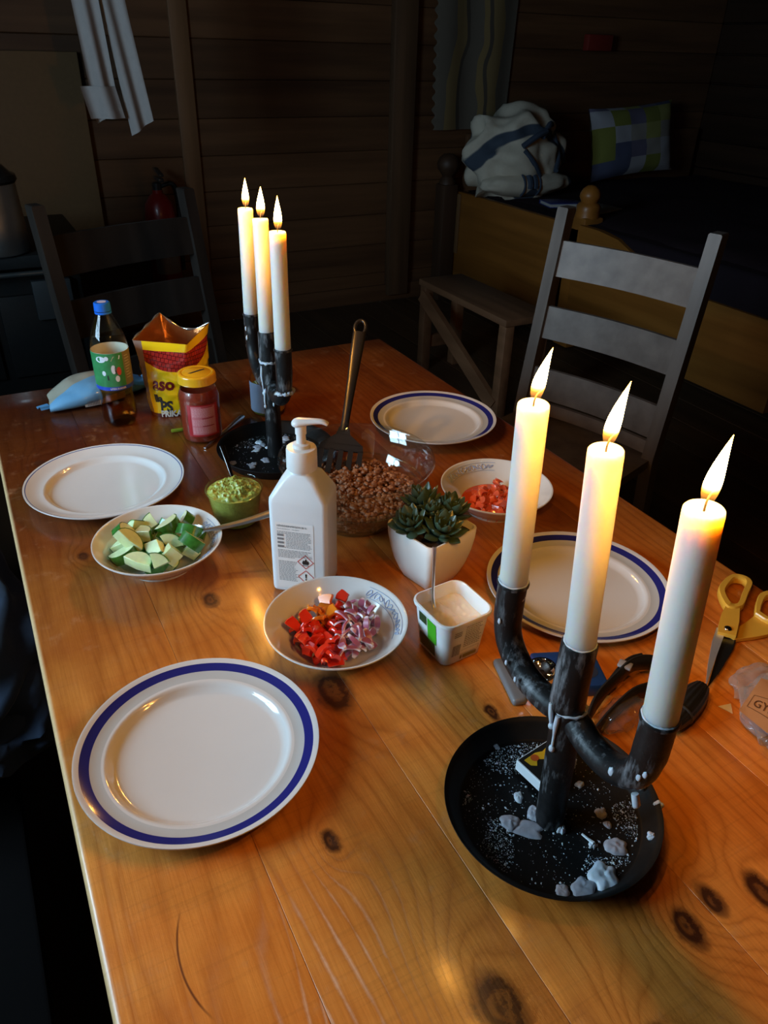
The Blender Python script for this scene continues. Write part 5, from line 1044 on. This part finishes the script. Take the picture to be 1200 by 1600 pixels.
# woven wall hanging in the corner
def weave_mat():
    m = bpy.data.materials.new('woven_hanging'); m.use_nodes = True; nt = m.node_tree; b = nt.nodes['Principled BSDF']; L = nt.links.new
    tc = node(nt, 'ShaderNodeTexCoord'); sp = node(nt, 'ShaderNodeSeparateXYZ'); L(tc.outputs['Object'], sp.inputs[0])
    nz = node(nt, 'ShaderNodeTexNoise'); nz.inputs['Scale'].default_value = 2.2; L(tc.outputs['Object'], nz.inputs[0])
    ad = node(nt, 'ShaderNodeMath', operation='MULTIPLY_ADD'); L(nz.outputs['Fac'], ad.inputs[0]); ad.inputs[1].default_value = .22; L(sp.outputs[0], ad.inputs[2])
    cr = node(nt, 'ShaderNodeValToRGB'); cr.color_ramp.interpolation = 'CONSTANT'; mr = node(nt, 'ShaderNodeMapRange'); mr.inputs[1].default_value = -.19; mr.inputs[2].default_value = .41; L(ad.outputs[0], mr.inputs[0]); L(mr.outputs[0], cr.inputs[0])
    e = cr.color_ramp.elements; oc, gy, dk = (.17, .115, .045, 1), (.095, .078, .058, 1), (.055, .042, .030, 1)
    e[0].position = 0; e[0].color = gy; e[1].position = .24; e[1].color = oc
    for p, c in ((.38, dk), (.42, gy), (.56, oc), (.62, dk), (.66, oc), (.78, gy), (.94, oc)): q = e.new(p); q.color = c
    L(cr.outputs[0], b.inputs['Base Color']); b.inputs['Roughness'].default_value = .95; return m
wh = thing('wall_hanging', (2.79, 4.165, .62), 0, 'woven ochre and grey textile with a scalloped edge hanging in the far corner', 'textile')
obj('woven_cloth', [gridf(lambda u, v: ((u - .5) * (.56 - .05 * (1 - v)) + (.012 * math.sin(v * 2 * PI * 16) if u == 0 else 0), -.015 * math.sin(u * 11) - s * .003, -.40 + .95 * v), 40, 96) for s in (0, 1)], weave_mat(), wh, ang=80)
obj('hanging_rod', tube([(-.33, 0, .555), (.33, 0, .555)], .011, 10), DARKWALL, wh)
tag(obj('red_box', box((0, 0, 0), (.19, .05, .085), .006), M('dull_red_tin', (.16, .014, .008), .5, var=.15), None, (3.66, 4.145, .675), ang=30), 'small dull red box high on the dark back wall above the pillow', 'box')
# step bench in front of the bed
bn = thing('step_bench', (1.97, 2.75, FZ), 0, 'low brown wooden bench with a diagonal brace in front of the bed', 'bench'); b0 = (-1.97, -2.75, -FZ)
obj('bench_top', box((1.975, 2.75, -.315), (.24, .70, .03), .005), BENCHW, bn, b0, ang=30)
for x in (1.885, 2.065):
    for y in (2.43, 3.07): obj('leg', box((x, y, -.535), (.045, .05, .41), .004), BENCHW, bn, b0, ang=30)
obj('diagonal_brace', loft([[(1.868 + e, y, z) for y, z in ((3.06, -.345), (3.10, -.40), (2.46, -.72), (2.42, -.66))] for e in (-.012, .012)]), BENCHW, bn, b0, ang=30)
obj('rail', box((1.975, 3.07, -.60), (.20, .03, .06), .004), BENCHW, bn, b0, ang=30)

# ------------------------------------------------------------------ stove corner
STV = M('black_cast_iron', (.008, .008, .008), .6, var=.25, bump=.1, spec=.15)
sv = thing('stove', (-.10, 3.30, FZ), 0, 'black cast iron wood stove in the far left corner carrying the steel pot', 'stove')
obj('stove_body', box((0, 0, .39), (.90, .62, .54), .015), STV, sv, ang=30); obj('stove_top', box((0, 0, .70), (1.0, .72, .045), .008), M('black_stove_plate', (.016, .016, .016), .5, var=.2, spec=.2), sv, ang=30)
obj('stove_rail', tube([(-.50, -.375, .665), (.50, -.375, .665)], .009, 10), M('dull_grey_steel', (.12, .13, .13), .35, .8), sv)
for k in (-1, 0, 1): obj('stove_door', box((k * .28, -.318, .43), (.25, .02, .30), .005), STV, sv, ang=30)
obj('warming_box', box((.34, -.33, .56), (.13, .04, .14), .004), M('grey_enamel', (.025, .028, .03), .5, spec=.2), sv, ang=30)
for x in (-.4, .4):
    for y in (-.26, .26): obj('leg', lathe([(0, .13), (.03, .13), (.022, .03), (.03, 0), (0, 0)], 12), STV, sv, (x, y, 0))
pt = thing('coffee_pot', (.098, 3.02, -.0145), 0, 'brushed steel pot with a domed black lid on the stove at the left edge', 'pot')
obj('pot_body', lathe([(0, .0), (.100, 0), (.106, .006), (.104, .10), (.100, .19), (.098, .225), (.094, .225), (.094, .02), (0, .02)], 56), M('brushed_pot_steel', (.72, .73, .73), .38, 1., var=.15, scale=30), pt, ang=50)
obj('pot_lid', lathe([(.101, .223), (.108, .232), (.104, .248), (.090, .254), (.070, .276), (.035, .286), (.020, .288), (.016, .296), (.026, .304), (.028, .316), (.018, .326), (0, .328)], 48), M('black_lid', (.014, .013, .012), .25, var=.1, coat=.3), pt, ang=50)
obj('pot_handle', tube(spline([(-.098, 0, .20), (-.135, 0, .205), (-.145, 0, .15), (-.102, 0, .10)], 6), .008, 8), STV, pt, ang=60)
# fire extinguisher on the wall
RED = M('extinguisher_red', (.22, .008, .006), .35, var=.08, coat=.3)
fe = thing('fire_extinguisher', (.90, 4.06, -.52), 0, 'red fire extinguisher on the dark back wall behind the far chair', 'extinguisher')
obj('cylinder_body', lathe([(0, 0), (.070, 0), (.076, .008), (.076, .40), (.068, .45), (.045, .485), (.025, .50), (.025, .515), (0, .515)], 40), RED, fe, ang=50)
obj('valve', [lathe([(0, .512), (.022, .512), (.022, .545), (.015, .55), (0, .55)], 20), box((.01, -.02, .565), (.025, .10, .018), .004), box((.01, -.03, .598), (.022, .11, .012), .004, 2, Matrix.Rotation(.18, 3, 'X'))], M('valve_black', (.05, .05, .05), .3, .6), fe, ang=40)
obj('hose', tube(spline([(.02, 0, .53), (.075, -.02, .54), (.098, -.01, .46), (.092, 0, .30), (.088, 0, .12)], 7), .010, 10), STV, fe)
obj('white_label', gridf(lambda u, v: (.0768 * math.cos(-PI / 2 - .9 + 1.8 * u), .0768 * math.sin(-PI / 2 - .9 + 1.8 * u), .12 + .12 * v), 14, 2), M('extinguisher_label', (.20, .17, .15), .5), fe, ang=80)
obj('wall_bracket', box((0, .10, .28), (.05, .06, .10), .004), STV, fe, ang=30)
# towel on a drying rod
CLOTH = M('grey_white_towel', (.30, .28, .27), .9, var=.08, scale=50, bump=.2, bscale=300)
rod = thing('drying_rod', (.45, 3.15, .97), 0, 'wooden drying rod above the stove holding the towel', 'rod')
obj('rod', tube([(-.9, 0, 0), (.5, 0, 0)], .013, 12), BENCHW, rod)
for x in (-.8, .4): obj('hanger', tube([(x, 0, 0), (x, 0, CZ - .97)], .004, 6), STV, rod)
def tow(x0, x1, z1, slope, y0, amp, ph):
    return lambda u, v: ((x0 + (x1 - x0) * u) * 1 + (slope * (1 - v)), y0 + amp * math.sin(u * 9 + ph + v * 1.5) * (.4 + .6 * (1 - v)), z1 + .05 * u * (1 - v) * 1. + (.985 - z1 - .05 * u * (1 - v)) * v)
tw = thing('hanging_towel', (0, 0, 0), 0, 'grey white kitchen towel hanging in two long folds at the upper left', 'towel')
obj('towel_fold', gridf(tow(.475, .560, .365, .035, 3.12, .014, 0), 20, 30), CLOTH, tw, ang=80); obj('towel_fold', gridf(tow(.555, .635, .325, .075, 3.135, .012, 2), 20, 30), CLOTH, tw, ang=80)
obj('towel_fold', gridf(lambda u, v: (.47 + .12 * u + .02 * (1 - v), 3.105 + .015 * math.sin(u * 8), .385 + .10 * v), 14, 8), CLOTH, tw, ang=80)
obj('towel_fold', gridf(lambda u, v: (.475 + .165 * u, 3.15 + .014 * math.cos(PI * (v - .5)) - .03 * v, .97 + .014 * math.sin(PI * v)), 14, 8), CLOTH, tw, ang=80)

# ------------------------------------------------------------------ wall bench and dark garment left of the table
bs = thing('wall_bench', (-.36, 1.2, FZ), 0, 'dark wooden bench left of the table under the dark blue garment', 'bench')
obj('bench_seat', box((0, 0, .425), (.50, 1.5, .035), .006), M('sooty_wood', (.006, .005, .005), .8, spec=.05), bs, ang=30)
for x in (-.2, .2):
    for y in (-.68, .68): obj('leg', box((x, y, .204), (.05, .05, .407), .004), BLACKW, bs, ang=30)
NAVY = M('navy_cloth', (.010, .026, .060), .8, var=.5, scale=20, sheen=.15, bump=.3)
gm = lambda d: 1 + .22 * NZ.noise(d * 1.8 + Vector((3, 0, 1))) + .07 * math.sin(11 * NZ.noise(d * 1.2))
tag(obj('navy_garment', [blob(1, 5, gm, (.20, .28, .095), (0, 0, .115)), blob(1, 4, gm, (.12, .22, .065), (.08, -.08, .090))], NAVY, None, (-.24, 1.12, -.298), (0, 0, .2), ang=80), 'dark navy cloth garment heaped on the bench left of the table', 'garment')
